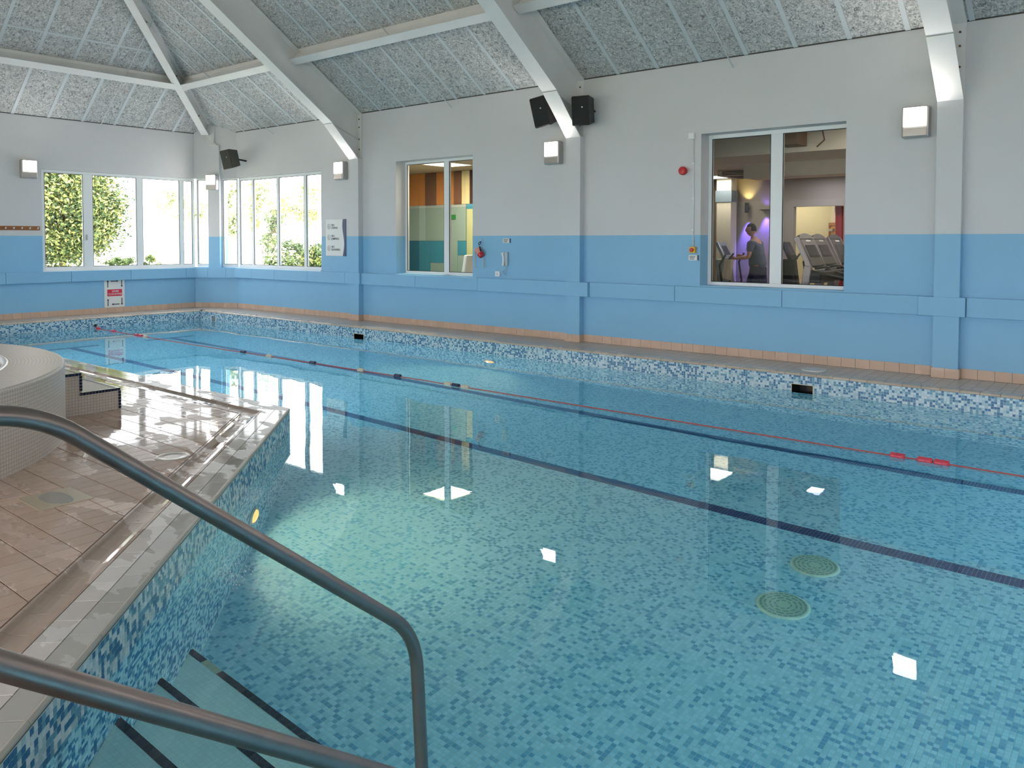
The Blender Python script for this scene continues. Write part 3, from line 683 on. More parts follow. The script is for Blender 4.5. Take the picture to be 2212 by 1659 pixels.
# ------------------------------------------------------------------ handrails
RX=.0222
def smooth_path(ctrl,rad=.12,n=8):
    ctrl=[Vector(c) for c in ctrl]; out=[ctrl[0]]
    for i in range(1,len(ctrl)-1):
        a,bp,c=ctrl[i-1],ctrl[i],ctrl[i+1]; rr=min(rad,(a-bp).length*.45,(c-bp).length*.45); p0=bp+(a-bp).normalized()*rr; p1=bp+(c-bp).normalized()*rr
        for k in range(n+1):
            t=k/n; out.append(p0*(1-t)**2+bp*2*t*(1-t)+p1*t*t)
    out.append(ctrl[-1]); return out
x=-1.9
t=thing('handrail','brushed steel handrail over the steps ending in an upright post, farther from the camera','handrail',(x,.3,0))
B().tube(smooth_path([(x,.15,0),(x,.15,1.0),(x,.45,1.245),(x,.69,1.225),(x,1.83,.303),(x,1.86,-.2),(x,1.86,ZW-.80)],.13),RX,20).obj('rail',STEEL,t,smooth=True)
B().lathe((x,.15,0),(0,0,1),[(.055,0),(.055,.01),(.03,.02),(.024,.02)]).obj('base_flange',STEEL,t,smooth=False)
x=-1.38
t=thing('handrail','brushed steel handrail crossing the bottom left corner, nearest the camera','handrail',(x,0,0))
B().tube(smooth_path([(x,-.2,0),(x,-.2,1.0),(x,.1,1.19),(x,.12,1.185),(x,1.78,-.055),(x,1.86,-.5),(x,1.86,ZW-.80)],.13),RX,20).obj('rail',STEEL,t,smooth=True)
B().lathe((x,-.2,0),(0,0,1),[(.055,0),(.055,.01),(.03,.02),(.024,.02)]).obj('base_flange',STEEL,t)
# ------------------------------------------------------------------ lane rope
t=thing('lane_rope','red lane rope with red, cream and navy floats stretched along the pool surface','lane rope',(-7,7.32,ZW))
pts=[(PXL,7.40,-.17),(-17.05,7.39,-.2)]+[(-16.9+i*.5,7.33+.05*math.exp(-i*.2)-.03*math.sin(i*.25)*(1 if i<20 else .3),ZW+.006) for i in range(0,40)]
B().tube(pts,.0058,8).obj('rope',ROPE,t,smooth=True)
B().lathe((PXL,7.40,-.17),(1,0,0),[(.03,0),(.03,.01),(.012,.02),(.01,.05)],12).obj('anchor',BLACK,t)
def yr(x):
    i=(x+16.9)/.5; i=max(0,i); return 7.33+.05*math.exp(-i*.2)-.03*math.sin(i*.25)*(1 if i<20 else .3)
fl=[(-17.0,REDF,'red float'),(-16.28,REDF,'red float'),(-15.25,REDF,'red float'),(-15.08,REDF,'red float'),(-14.88,CREAMF,'cream float'),(-11.6,NAVYF,'navy float'),(-10.89,CREAMF,'cream float'),(-9.8,NAVYF,'navy float'),(-8.72,CREAMF,'cream float'),(-7.97,NAVYF,'navy float'),(-7.03,CREAMF,'cream float'),(-6.88,NAVYF,'navy float'),(-6.72,CREAMF,'cream float'),(-1.74,REDF,'red float'),(-1.53,REDF,'red float'),(-1.405,REDF,'red float')]
for x,m,lb in fl:
    prof=[(.012,0),(.024,.003),(.031,.010)]+[(.031 if k%2 else .0285,.012+.011*k) for k in range(1,9)]+[(.031,.108),(.024,.115),(.012,.118)]
    o=B().lathe((x-.059,yr(x),ZW+.006),(1,0,0),prof,16).obj('float',m,t); o['label']=lb
# ------------------------------------------------------------------ hot tub and its steps
TC=(-8.0,.486); RO=2.489; RI=2.06; TH=.60
t=thing('hot_tub','large raised round spa tub faced in cream mosaic at the left edge','hot tub',(TC[0],TC[1],0))
def ring(name,prof,m,parent,n=120,smooth=True):
    V=[];F=[];UV=[]
    ls=[0]
    for i in range(1,len(prof)): ls.append(ls[-1]+math.hypot(prof[i][0]-prof[i-1][0],prof[i][1]-prof[i-1][1]))
    for i,(r,z) in enumerate(prof):
        for k in range(n): a=2*PI*k/n; V.append((TC[0]+r*math.cos(a),TC[1]+r*math.sin(a),z))
    CIRC=round(2*PI*2.4/.027)
    for i in range(len(prof)-1):
        for k in range(n):
            k2=(k+1)%n; F.append((i*n+k,i*n+k2,(i+1)*n+k2,(i+1)*n+k)); u0=k/n*CIRC; u1=(k+1)/n*CIRC
            UV+=[(u0,ls[i]/.027),(u1,ls[i]/.027),(u1,ls[i+1]/.027),(u0,ls[i+1]/.027)]
    return raw(name,V,F,m,parent,uv=UV,smooth=smooth)
ring('side_wall',[(RO,0),(RO,TH-.02)],CREAM,t); ring('rim',[(RO,TH-.02),(RO-.006,TH-.006),(RO-.02,TH),(RI+.03,TH)],CREAM,t,smooth=False)
ring('inner_edge',[(RI+.03,TH),(RI+.01,TH+.006),(RI-.01,TH),(RI-.015,TH-.03)],mat('white rounded edge',(.7,.69,.67),.25),t); ring('inner_wall',[(RI-.015,TH-.03),(RI-.015,-.1)],CREAM,t)
n=64; raw('bowl_floor',[(TC[0]+(RI-.01)*math.cos(2*PI*k/n),TC[1]+(RI-.01)*math.sin(2*PI*k/n),.02) for k in range(n)],[tuple(range(n))],NAVYF,t)
raw('tub_water',[(TC[0]+(RI-.016)*math.cos(2*PI*k/n),TC[1]+(RI-.016)*math.sin(2*PI*k/n),TH-.05) for k in range(n)],[tuple(range(n))],WATER,t)
t=thing('spa_steps','two cream mosaic steps edged in navy tiles beside the round spa tub','steps',(-8.2,3.2,0))
XSF=-7.65; XSB=-8.85; Y0,Y1,Y2=2.80,3.165,3.515; Z1,Z2=.20,.385
V=[(XSF,Y0,0),(XSF,Y2,0),(XSF,Y2,Z1),(XSF,Y1,Z1),(XSF,Y1,Z2),(XSF,Y0,Z2)]; V2=[(XSB,y,z) for _,y,z in V]
UV=[(y/.027,z/.027) for _,y,z in V]
F=[(0,1,2,3,4,5)[:4],(0,3,4,5)]
def uvp(vs): 
    out=[]
    for v in vs: out.append((v[1]/.027+ (v[0]/.027 if abs(v[0]-XSF)>1e-6 or True and False else 0),v[2]/.027))
    return out
faces=[];allV=V+V2; uv=[]
def addf(idx,fu):
    faces.append(idx); uv.extend([fu(allV[i]) for i in idx])
addf((0,1,2,3),lambda v:(v[1]/.027,v[2]/.027)); addf((0,3,4,5),lambda v:(v[1]/.027,v[2]/.027))
addf((6+3,6+2,6+1,6+0),lambda v:(v[1]/.027,v[2]/.027)); addf((6+5,6+4,6+3,6+0),lambda v:(v[1]/.027,v[2]/.027))
addf((1,7,8,2),lambda v:(v[0]/.027,v[2]/.027)); addf((3,9,10,4),lambda v:(v[0]/.027,v[2]/.027))
addf((2,8,9,3),lambda v:(v[0]/.027,v[1]/.027)); addf((4,10,11,5),lambda v:(v[0]/.027,v[1]/.027))
raw('step_block',allV,faces,CREAM,t,uv=uv)
pathp=[(Y0+.13,Z2-.014,'h',Y1-Y0-.13,1)]
def edge(y,z): B().box(XSF-.022,XSF+.004,y-.0125,y+.0125,z-.0125,z+.0125).obj('edge_tile',NAVY,t)
y=Y0+.15
while y<Y1-.005: edge(y,Z2-.0085); y+=.0285
z=Z2-.037
while z>Z1+.01: edge(Y1-.0085,z); z-=.0285
y=Y1-.0085
while y<Y2-.005: edge(y,Z1-.0085); y+=.0285
z=Z1-.037
while z>.005: edge(Y2-.0085,z); z-=.0285
for yy,zz in ((Y1,Z2),(Y2,Z1)): B().box(XSB,XSF-.024,yy-.024,yy+.003,zz-.02,zz+.003).obj('tread_nosing',NAVY,t)
# floor hatch with a puddle, round cover
t=thing('floor_hatch','rectangular recessed hatch with a shallow puddle in the tiled deck','floor hatch',(-5.28,2.02,0))
B().box(-5.455,-5.11,1.865,2.175,.0003,.004).obj('plate',mat('hatch plate',(.46,.38,.27),.3),t)
pp=[(-5.285+.15*math.cos(a)*(1+.08*math.sin(3*a)),2.02+.085*math.sin(a)*(1+.1*math.cos(2*a))) for a in [2*PI*k/36 for k in range(36)]]
B().prism(pp,.004,.0052).obj('puddle',mat('puddle water',(.30,.28,.25),.03),t)
l=B().lathe((-5.65,2.97,0),(0,0,1),[(.12,0),(.12,.004),(.10,.006),(.06,.002),(.001,.002)],28).obj('drain_plate',mat('beige drain plate',(.42,.36,.30),.25)); tag(l,'small round drain plate in the wet tiled deck near the channel','drain')
# ------------------------------------------------------------------ roof steel
def ibeam(t,p0,p1,up,depth,fw,ft=.014,wt=.014,m=WSTEEL,names=('upper_flange','web','lower_flange')):
    # p0,p1 = centre line of the TOP of the beam
    p0=Vector(p0);p1=Vector(p1);up=Vector(up); d=(p1-p0).normalized(); side=d.cross(up).normalized(); up=side.cross(d).normalized(); c=(p0+p1)/2; h=(p1-p0).length/2
    B().obox(c-up*ft/2,d,side,up,h,fw/2,ft/2).obj(names[0],m,t)
    B().obox(c-up*depth/2,d,side,up,h,wt/2,depth/2-ft).obj(names[1],m,t)
    B().obox(c-up*(depth-ft/2),d,side,up,h,fw/2,ft/2).obj(names[2],m,t)
def rafter(x,label):
    t=thing('steel_rafter',label,'rafter',(x,YW-.12,3.24),'white steel roof rafters'); off=.64; hw=.135; yk=9.86; zk=3.87
    sl=.69; yt=3.3
    def top(y): return zl(0,y)-.012
    def bot(y): return zk+sl*(yk-y)
    # web
    b=B(); w=.008
    prof=[(YW-.012,3.26),(yk,zk),(yt,min(bot(yt),top(yt)-.35)),(yt,top(yt)),(YW-.012,top(YW-.012))]
    n=len(prof); b.add([(x-w,y,z) for y,z in prof]+[(x+w,y,z) for y,z in prof],[tuple(range(n)),tuple(range(2*n-1,n-1,-1))]+[(i,n+i,n+(i+1)%n,(i+1)%n) for i in range(n)]); b.obj('web',WSTEEL,t)
    def plate(name,a,c,th,hw_=hw):
        a=Vector((x,*a));c=Vector((x,*c)); d=(c-a).normalized(); nrm=Vector((1,0,0)).cross(d); B().obox((a+c)/2,d,(1,0,0),nrm,(c-a).length/2,hw_,th/2).obj(name,WSTEEL,t)
    plate('lower_flange',(yk,zk),(yt,bot(yt)),.02); plate('haunch_plate',(YW-.12,3.235),(yk,zk-.012),.016); plate('upper_flange',(YW-.01,top(YW)-.01),(yt,top(yt)-.01),.02)
    plate('inner_plate',(YW-.01,3.62),(yk-.0,zk+.02),.010,.06)
    B().box(x-.13,x+.13,YW-.03,YW-.002,3.25,4.13).obj('end_plate',WSTEEL,t)
    for z in (3.42,3.62,3.86,4.02):
        for s in (-.07,.07): B().lathe((x+s,YW-.03,z),(0,-1,0),[(.014,0),(.014,.012),(.006,.014)],6).obj('bolt',RUST,t)
labs=['white steel rafter at the corner end, left of the two-pane window','white steel rafter between the two black speakers','white steel rafter at the right above the pilaster beside the brightest lamp','white steel rafter out to the right']
for x,lb in zip(PX,labs): rafter(x,lb)
PUY=9.15; PUZ=ZT+ML*(YW-PUY)
nrmL=Vector((0,ML,1)).normalized()
xs=[-16.75]+PX+[XN]
pl_lab=['white purlin under the long slope between corner hip beam and first rafter','white purlin under the long slope above the two-pane window','white purlin under the long slope at the top right','white purlin beyond the right rafter','white purlin at the near end']
for i in range(5):
    a,c=xs[i]+(.02),xs[i+1]-.02
    t=thing('purlin',pl_lab[i],'purlin',((a+c)/2,PUY,PUZ),'white steel purlins'); dz=Vector((0,PUY,PUZ-.014))
    ibeam(t,(a,dz.y,dz.z),(c,dz.y,dz.z),nrmL,.25,.155)
nrmF=Vector((-MF,0,1)).normalized(); PFX=XF+(PUZ-ZT)/MF
t=thing('purlin','white purlin under the end slope above the wide corner windows','purlin',(PFX,5,PUZ),'white steel purlins')
ibeam(t,(PFX,-2.5,PUZ-.014),(PFX,PUY+.05,PUZ-.014),nrmF,.25,.155)
# hip beam
t=thing('hip_beam','white hip beam climbing from the chamfered window corner','hip beam',(-17.5,10.3,3.85))
hd=Vector((1/MF,-1/ML,1)).normalized(); h0=Vector((XF,YW,ZT)); 
def hp(s): return h0+Vector((s/MF,-s/ML,s))
ibeam(t,hp(.22)+Vector((0,0,-.02)),hp(4.8)+Vector((0,0,-.02)),(0,0,1),.29,.17,.016,.02)
hs=Vector((hd.y,-hd.x,0)).normalized()
a=hp(.24)+Vector((0,0,-.33)); c=Vector((-17.60,10.33,3.84)); c=CA+CD*.56+CN*.07+Vector((0,0,3.84))
dd=(a-c).normalized(); B().obox((a+c)/2,dd,hs,dd.cross(hs),(a-c).length/2,.085,.008).obj('haunch_plate',WSTEEL,t)
a2=CA+CD*.56+CN*.01+Vector((0,0,4.30)); b=B(); w=hs*.008; P4=[a,c,a2-Vector((0,0,.46)),a2,hp(.24)+Vector((0,0,-.03))]
b.add([p-w for p in P4]+[p+w for p in P4],[(0,1,2,3,4),(9,8,7,6,5),(0,5,6,1),(1,6,7,2),(2,7,8,3),(3,8,9,4),(4,9,5,0)]); b.obj('haunch_web',WSTEEL,t)
for s in (.5,1.15,1.9,2.4):
    p=hp(s)+Vector((0,0,-.17)); B().lathe(p-hs*.012,-hs,[(.02,0),(.02,.012),(.008,.014)],6).obj('bolt',RUST,t)
# thin tie rods hanging just under the slabs
for (u,v),lb in (((1583,146),'thin grey tie rod ending above the gym window'),((974,232),'thin grey tie rod ending above the two-pane window'),((590,290),'thin grey tie rod ending above the corner window right of the speaker')):
    p=unp(u,v,1,YW-.02); o=B().tube([(p.x,p.y+.01,p.z),(p.x,5.4,p.z+ML*(p.y-5.4)-.0)],.009,8).obj('tie_rod',BATT); tag(o,lb,'rod','tie rods under the roof')
p=unp(213,280,0,XF+.02); o=B().tube([(p.x-.01,p.y,p.z),(-14.9,p.y,p.z+MF*(-14.9-p.x))],.009,8).obj('tie_rod',BATT); tag(o,'thin grey tie rod ending above the wide left window','rod','tie rods under the roof')
# ------------------------------------------------------------------ windows
def win(name,o,du,dn,u0,u1,z0,z1,mull,fw=.06,bt=.07,depth=.06,sill=True,glass=GLASS,back=0.22):
    """o origin, du unit along the wall, dn unit into the room; frame stands back from the wall face"""
    t=bpy.data.objects.new(name,None); COL.objects.link(t); t['kind']='structure'; o=Vector(o);du=Vector(du);dn=Vector(dn); up=Vector((0,0,1))
    def bx(nm,a,c,e,f,d0,d1,m,bev=.004): return B().obox(o+du*(a+c)/2+up*(e+f)/2+dn*(d0+d1)/2,du,dn,up,(c-a)/2,abs(d1-d0)/2,(f-e)/2).obj(nm,m,t,bevel=bev)
    d0=-back-depth; d1=-back
    bx('frame',u0,u0+fw,z0,z1,d0,d1,PVC); bx('frame',u1-fw,u1,z0,z1,d0,d1,PVC); bx('frame',u0+fw,u1-fw,z0,z0+bt,d0,d1,PVC); bx('frame',u0+fw,u1-fw,z1-fw,z1,d0,d1,PVC)
    cuts=[u0+fw]
    for (m,w) in mull: bx('mullion',m-w/2,m+w/2,z0+bt,z1-fw,d0,d1,PVC); cuts+=[m-w/2,m+w/2]
    cuts.append(u1-fw)
    for i in range(0,len(cuts),2):
        a,c=cuts[i],cuts[i+1]
        bx('pane',a,c,z0+bt,z1-fw,d0+.025,d0+.031,glass,0)
        g=.010
        for (p,q,r,s) in ((a,a+g,z0+bt,z1-fw),(c-g,c,z0+bt,z1-fw),(a,c,z0+bt,z0+bt+g),(a,c,z1-fw-g,z1-fw)): bx('gasket',p,q,r,s,d1-.015,d1-.004,mat('black gasket',(.02,.02,.02),.6),0)
    return t
w1=win('window_1',(XF,0,0),(0,1,0),(1,0,0),6.73,10.12,.965,3.065,[(7.66,.20),(8.79,.14),(9.79,.10)],back=.05)
B().obox((XF-.045,7.62,1.66),(0,1,0),(1,0,0),(0,0,1),.012,.02,.06).obj('window_handle',GREYM,w1)
b=B(); b.box(XF-.06,XF+.02,6.72,10.1,.945,.968); b.obj('window_sill',PVC,w1)
w1c=win('window_2',tuple(CA),tuple(CD),tuple(CN),.02,.40,.965,3.065,[],back=.05,fw=.035); w1d=win('window_3',tuple(CA),tuple(CD),tuple(CN),.70,CL-.0,.965,3.065,[],back=.05,fw=.035)
w2=win('window_4',(0,YW,0),(1,0,0),(0,-1,0),-17.0,-13.82,.965,3.065,[(-16.42,.07),(-15.44,.085),(-14.44,.09)],back=.05)
b=B(); b.box(-17.0,-13.82,YW-.02,YW+.06,.945,.968); b.obj('window_sill',PVC,w2)
w3=win('window_5',(0,YW,0),(1,0,0),(0,-1,0),-11.51,-9.53,.955,3.12,[(-10.40,.13)],fw=.05,bt=.06,back=.24)
w4=win('window_6',(0,YW,0),(1,0,0),(0,-1,0),-5.17,-3.19,.955,3.12,[(-4.17,.165)],fw=.055,bt=.06,back=.24)
w5=win('added_window_7',(0,YL,0),(1,0,0),(0,1,0),-17.0,6.0,.25,3.0,[(-17+23/10*k,.1) for k in range(1,10)],back=.1)  # unseen glazing added so daylight reaches the long wall
# ------------------------------------------------------------------ wall lamps
def lamp(c,du,dn,label,w=.30,h=.37,power=62):
    c=Vector(c);du=Vector(du);dn=Vector(dn);up=Vector((0,0,1)); t=thing('wall_lamp',label,'wall lamp',tuple(c),'lit square wall lamps')
    d=.13
    B().obox(c+dn*d/2,du,dn,up,w/2,d/2,h/2).obj('casing',GREYM,t,bevel=.02)
    B().obox(c+dn*(d+.006)+up*(h*.155),du,dn,up,w/2-.025,.008,h*.30).obj('lamp_glass',LAMP,t,bevel=.006)
    B().obox(c+dn*(d+.004)-up*(h*.33),du,dn,up,w/2-.02,.006,h*.13).obj('lower_cover',mat('brushed lower cover',(.40,.37,.35),.3,.7),t,bevel=.004)
    ld=bpy.data.lights.new('lamp_light','AREA'); ld.size=w*.8; ld.energy=power; ld.color=(1,.93,.88)
    lo=bpy.data.objects.new('lamp_light',ld); COL.objects.link(lo); lo.location=c+dn*(d+.03)+up*(h*.15); lo.rotation_euler=(-(dn+up*.5)).to_track_quat('Z','Y').to_euler(); setp(lo,t)
lamp((-13.09,YW,3.02),(1,0,0),(0,-1,0),'lit wall lamp beside the no diving sign, left of the first rafter',power=35)
lamp((-7.72,YW,3.02),(1,0,0),(0,-1,0),'lit wall lamp under the left black speaker',power=32)
lamp((-2.37,YW,3.02),(1,0,0),(0,-1,0),'lit wall lamp right of the gym window, brightest and largest',power=30)
lamp((XF,6.46,3.04),(0,1,0),(1,0,0),'lit wall lamp left of the wide window above the hook rail',power=22)
lamp(tuple(CA+CD*.555+CN*.06+Vector((0,0,2.965))),tuple(CD),tuple(CN),'lit wall lamp on the narrow pillar between the corner windows',.28,.36,10)
lamp((3.0,YW,3.02),(1,0,0),(0,-1,0),'added unseen wall lamp out to the right')  # this and the lamps below are unseen, added to brighten the hall
for x,q_ in ((-12.6,'far end'),(-5.6,'middle'),(1.3,'near end')): lamp((x,YL,3.22),(1,0,0),(0,1,0),'added unseen wall lamp over the side glazing, '+q_)
for y,q_ in ((-1.5,'by the glazing'),(3.3,'in the middle'),(8.1,'by the long wall')): lamp((XN,y,3.22),(0,1,0),(-1,0,0),'added unseen wall lamp on the near end wall, '+q_)
# ------------------------------------------------------------------ speakers
def speaker(c,face,roll,size,label,m,badge=True):
    c=Vector(c); f=Vector(face).normalized(); side=f.cross(Vector((0,0,1))).normalized(); up=side.cross(f); 
    q=Matrix.Rotation(roll,3,f); side=q@side; up=q@up; w,h,d=size; t=thing('wall_speaker',label,'speaker',tuple(c),'wall speakers')
    B().obox(c,side,up,f,w/2*.8,h/2*.86,d/2,1.22).obj('cabinet',m,t,bevel=.012)
    B().obox(c+f*(d/2+.006),side,up,f,w/2*.93,h/2*.98,.008)  .obj('grille',mat('speaker mesh '+m.name,tuple(k*.8 for k in m.node_tree.nodes['Principled BSDF'].inputs['Base Color'].default_value[:3]),.7),t,bevel=.004)
    B().lathe(c+f*(d/2+.014)-side*w*.12+up*h*.12,f,[(.012,0),(.012,.004),(.002,.005)],10).obj('badge',WPL,t)
    return t,c,f,side,up
t,c,f,si,up=speaker((-7.73,10.30,3.66),(-.05,-1,-.22),.10,(.33,.46,.22),'black speaker left of the middle rafter, above the lamp',BLACK)
B().tube([c-f*.1,(c.x,YW,c.z+.02)],.02,8).obj('bracket',BLACK,t)
t,c,f,si,up=speaker((-7.0,10.34,3.60),(.10,-1,-.12),-.02,(.31,.43,.22),'black speaker right of the middle rafter',BLACK)
B().tube([c-f*.1,(c.x+.03,YW,c.z+.02)],.02,8).obj('bracket',BLACK,t)
t,c,f,si,up=speaker((-16.62,10.22,3.46),(.15,-1,-.18),.10,(.32,.42,.26),'dark grey speaker in the window corner, left of the first rafter',OLIVE)
B().tube([c-f*.1,(c.x+.03,YW,c.z-.02)],.02,8).obj('bracket',BLACK,t)
# ------------------------------------------------------------------ signs and small wall things
def wbox(b,x0,x1,z0,z1,d0,d1): return b.box(x0,x1,YW-d1,YW-d0,z0,z1)
t=thing('rules_sign','white no diving, no jumping, no running sign with a navy wavy edge','sign',(-13.33,YW,1.28))
wbox(B(),-13.66,-13.02,1.28,2.04,.001,.010).obj('board',SIGNW,t,bevel=.004)
zz=[1.28+.76*k/24 for k in range(25)]; xl=[-13.085-.028*math.sin((z-1.28)/.76*2*PI+2.6) for z in zz]
V=[];F=[]
for z,xx in zip(zz,xl): V+=[(xx,YW-.0125,z),(-13.005,YW-.0125,z)]
for i in range(24): F.append((2*i,2*i+1,2*i+3,2*i+2))
V+=[(x_,YW-.001,z_) for x_,_,z_ in V[:50]]
for i in range(24): F.append((50+2*i,50+2*i+2,50+2*i+3,50+2*i+1)); F.append((2*i+1,50+2*i+1,50+2*i+3,2*i+3)); F.append((2*i,2*i+2,50+2*i+2,50+2*i))
raw('wavy_edge',V,F,SIGNN,t)
for k,(w_) in enumerate(('DIVING','JUMPING','RUNNING')):
    z=1.89-.225*k
    b=B(); n=24
    for i in range(n):
        a0,a1=2*PI*i/n,2*PI*(i+1)/n
        q4=[(r*math.cos(a),r*math.sin(a)) for a,r in ((a0,.046),(a1,.046),(a1,.053),(a0,.053))]
        b.add([(-13.55+x_,YW-.0112,z+z_) for x_,z_ in q4],[(0,1,2,3)])
    b.obj('pictogram_ring',INK,t)
    b=B(); b.add([(-13.55+x_,YW-.0115,z+z_) for x_,z_ in ((-.006,.030),(.006,.030),(.006,.018),(-.006,.018))],[(0,1,2,3)]); b.add([(-13.55+x_,YW-.0115,z+z_) for x_,z_ in ((-.012,.014),(.012,.012),(.006,-.01),(.016,-.032),(.008,-.034),(-.002,-.012),(-.012,-.034),(-.019,-.03),(-.006,-.006))],[tuple(range(9))]); b.obj('pictogram_figure',INK,t)
    text('lettering','NO',.062,(-13.47,YW-.0108,z+.028),(1,0,0),(0,0,1),INK,t); text('lettering',w_,.062,(-13.47,YW-.0108,z-.030),(1,0,0),(0,0,1),INK,t)
t=thing('swim_direction_sign','white swim clockwise sign with black arrows low on the far wall','sign',(XF,8.17,.11))
B().box(XF+.001,XF+.010,7.95,8.395,.118,.725).obj('board',SIGNW,t,bevel=.004)
def arrow(y,z,d,L):
    b=B(); d=Vector((0,*d)); s=Vector((0,d.z,-d.y)); c=Vector((XF+.0125,y,z)); P=[c-d*L/2-s*.009,c+d*(L/2-.035)-s*.009,c+d*(L/2-.035)-s*.026,c+d*L/2,c+d*(L/2-.035)+s*.026,c+d*(L/2-.035)+s*.009,c-d*L/2+s*.009]
    nf=[tuple(range(7))]; b.add(P,nf); b.obj('arrow',INK,t)
arrow(8.025,.64,(0,1),.16); arrow(8.33,.64,(0,-1),.16); arrow(8.17,.695,(1,0),.17); arrow(8.025,.23,(0,1),.16); arrow(8.33,.24,(0,-1),.16); arrow(8.19,.185,(-1,0),.17)
B().box(XF+.010,XF+.0125,8.015,8.335,.365,.515).obj('red_panel',SIGNR,t)
text('lettering','SWIM',.058,(XF+.0127,8.115,.47),(0,1,0),(0,0,1),SIGNW,t); text('lettering','CLOCKWISE',.053,(XF+.0127,8.033,.41),(0,1,0),(0,0,1),SIGNW,t)
t=thing('hook_rail','brown wooden rail with white coat hooks on the far wall, left of the window','hook rail',(XF,6,1.84))
B().box(XF+.001,XF+.022,5.0,6.67,1.80,1.885).obj('board',WOOD,t,bevel=.004)
for k in range(11):
    y=6.62-.148*k
    B().tube([(XF+.022,y,1.835),(XF+.05,y,1.83),(XF+.06,y,1.845),(XF+.055,y,1.86)],[.012,.009,.009,.013],8).obj('hook',WPL,t,smooth=True)
l=B().lathe((-5.43,YW,2.61),(0,-1,0),[(.05,0),(.05,.03),(.062,.035),(.062,.06),(.05,.085),(.01,.09)],20).obj('sounder',RED); tag(l,'red round fire alarm sounder on the white wall','alarm sounder')
t=thing('isolator','yellow isolator switch with a red knob at the end of the wall conduit','switch',(-5.27,YW,1.5))
wbox(B(),-5.315,-5.225,1.43,1.52,.0,.06).obj('casing',YEL,t,bevel=.006); B().lathe((-5.27,YW-.06,1.475),(0,-1,0),[(.028,0),(.028,.02),(.02,.025)],16).obj('knob',RED,t); 
t=thing('conduit_run','thin white conduit dropping from a square box beside the gym window','conduit',(-5.29,YW,3.1))
wbox(B(),-5.35,-5.26,3.055,3.145,0,.05).obj('junction_box',WPL,t,bevel=.006); B().tube([(-5.285,YW-.012,3.055),(-5.27,YW-.012,1.52)],.009,8).obj('pipe',WPL,t,smooth=True)
for z in (2.7,2.2,1.75): wbox(B(),-5.292,-5.262,z,z+.02,0,.024).obj('clip',WPL,t)
def minisign(x0,x1,z0,z1,label):
    t=thing('notice',label,'notice',((x0+x1)/2,YW,z0)); wbox(B(),x0,x1,z0,z1,0,.006).obj('board',SIGNW,t); wbox(B(),x1-.022,x1+.004,z0,z1,0,.008).obj('navy_edge',SIGNN,t)
    for k in range(3): wbox(B(),x0+.015,x1-.05-.01*k,z1-.022-.02*k,z1-.014-.02*k,.006,.0075).obj('print_line',INK,t)
minisign(-5.345,-5.19,1.325,1.40,'small white notice under the yellow switch'); minisign(-8.83,-8.66,1.565,1.64,'small white notice above the wall phone')
t=thing('wall_phone','pale grey wall phone handset with a hanging cord','phone',(-8.76,YW,1.2))
B().obox((-8.745,YW-.025,1.285),(1,0,0),(0,1,0),(0,0,1),.045,.025,.12).obj('cradle',mat('blue grey plastic',(.42,.52,.58),.4),t,bevel=.01)
B().tube([(-8.775,YW-.05,1.40),(-8.78,YW-.078,1.385),(-8.775,YW-.06,1.33),(-8.77,YW-.06,1.24),(-8.765,YW-.078,1.19),(-8.76,YW-.05,1.175)],[.014,.024,.016,.016,.024,.014],10).obj('handset',WPL,t,smooth=True)
B().tube([(-8.76+.02*math.sin(k*.9)+.03*math.sin(k*PI/9),YW-.03,1.17-.018*k if k<9 else 1.01+.016*(k-9)) for k in range(17)],.004,6).obj('cord',mat('grey cord',(.3,.36,.42),.5),t)
t=thing('wall_socket','small white wall socket left of the phone','socket',(-8.93,YW,1.04)); wbox(B(),-8.985,-8.885,.985,1.075,0,.03).obj('plate',WPL,t,bevel=.005); wbox(B(),-8.95,-8.92,1.01,1.05,.03,.035).obj('rocker',mat('light grey plastic',(.6,.6,.6),.4),t)
# throw line bag
t=thing('rescue_bag','pink and red rescue throw bag hanging from a hook beside the window','rescue bag',(-9.3,YW,1.5))
B().tube([(-9.31,YW,1.63),(-9.31,YW-.03,1.62),(-9.31,YW-.035,1.59)],.006,8).obj('hook',WPL,t)
c0=Vector((-9.37,YW-.07,1.46));c1=Vector((-9.25,YW-.07,1.33))
B().tube([c0,c0.lerp(c1,.1),c0.lerp(c1,.65)],[.04,.058,.055],14).obj('bag',mat('pink fabric',(.70,.33,.28),.7),t,smooth=True); B().tube([c0.lerp(c1,.65),c0.lerp(c1,.7),c1],[.056,.06,.05],14).obj('bag_end',RED,t)
B().tube([(-9.31,YW-.035,1.59),(-9.345,YW-.05,1.56),(-9.33,YW-.06,1.52),(-9.29,YW-.06,1.55),(-9.31,YW-.035,1.59)],.007,6).obj('strap_loop',BLACK,t); B().tube([(-9.32,YW-.05,1.50),(-9.25,YW-.10,1.42)],.011,6).obj('strap',BLACK,t)
for (a,zt_,zb) in ((-9.44,1.40,1.12),(-9.245,1.30,1.13)): B().tube([(a,YW-.03,zt_),(a+.005,YW-.035,(zt_+zb)/2),(a,YW-.03,zb)],.007,6).obj('cord',mat('sand rope',(.5,.45,.33),.7),t)
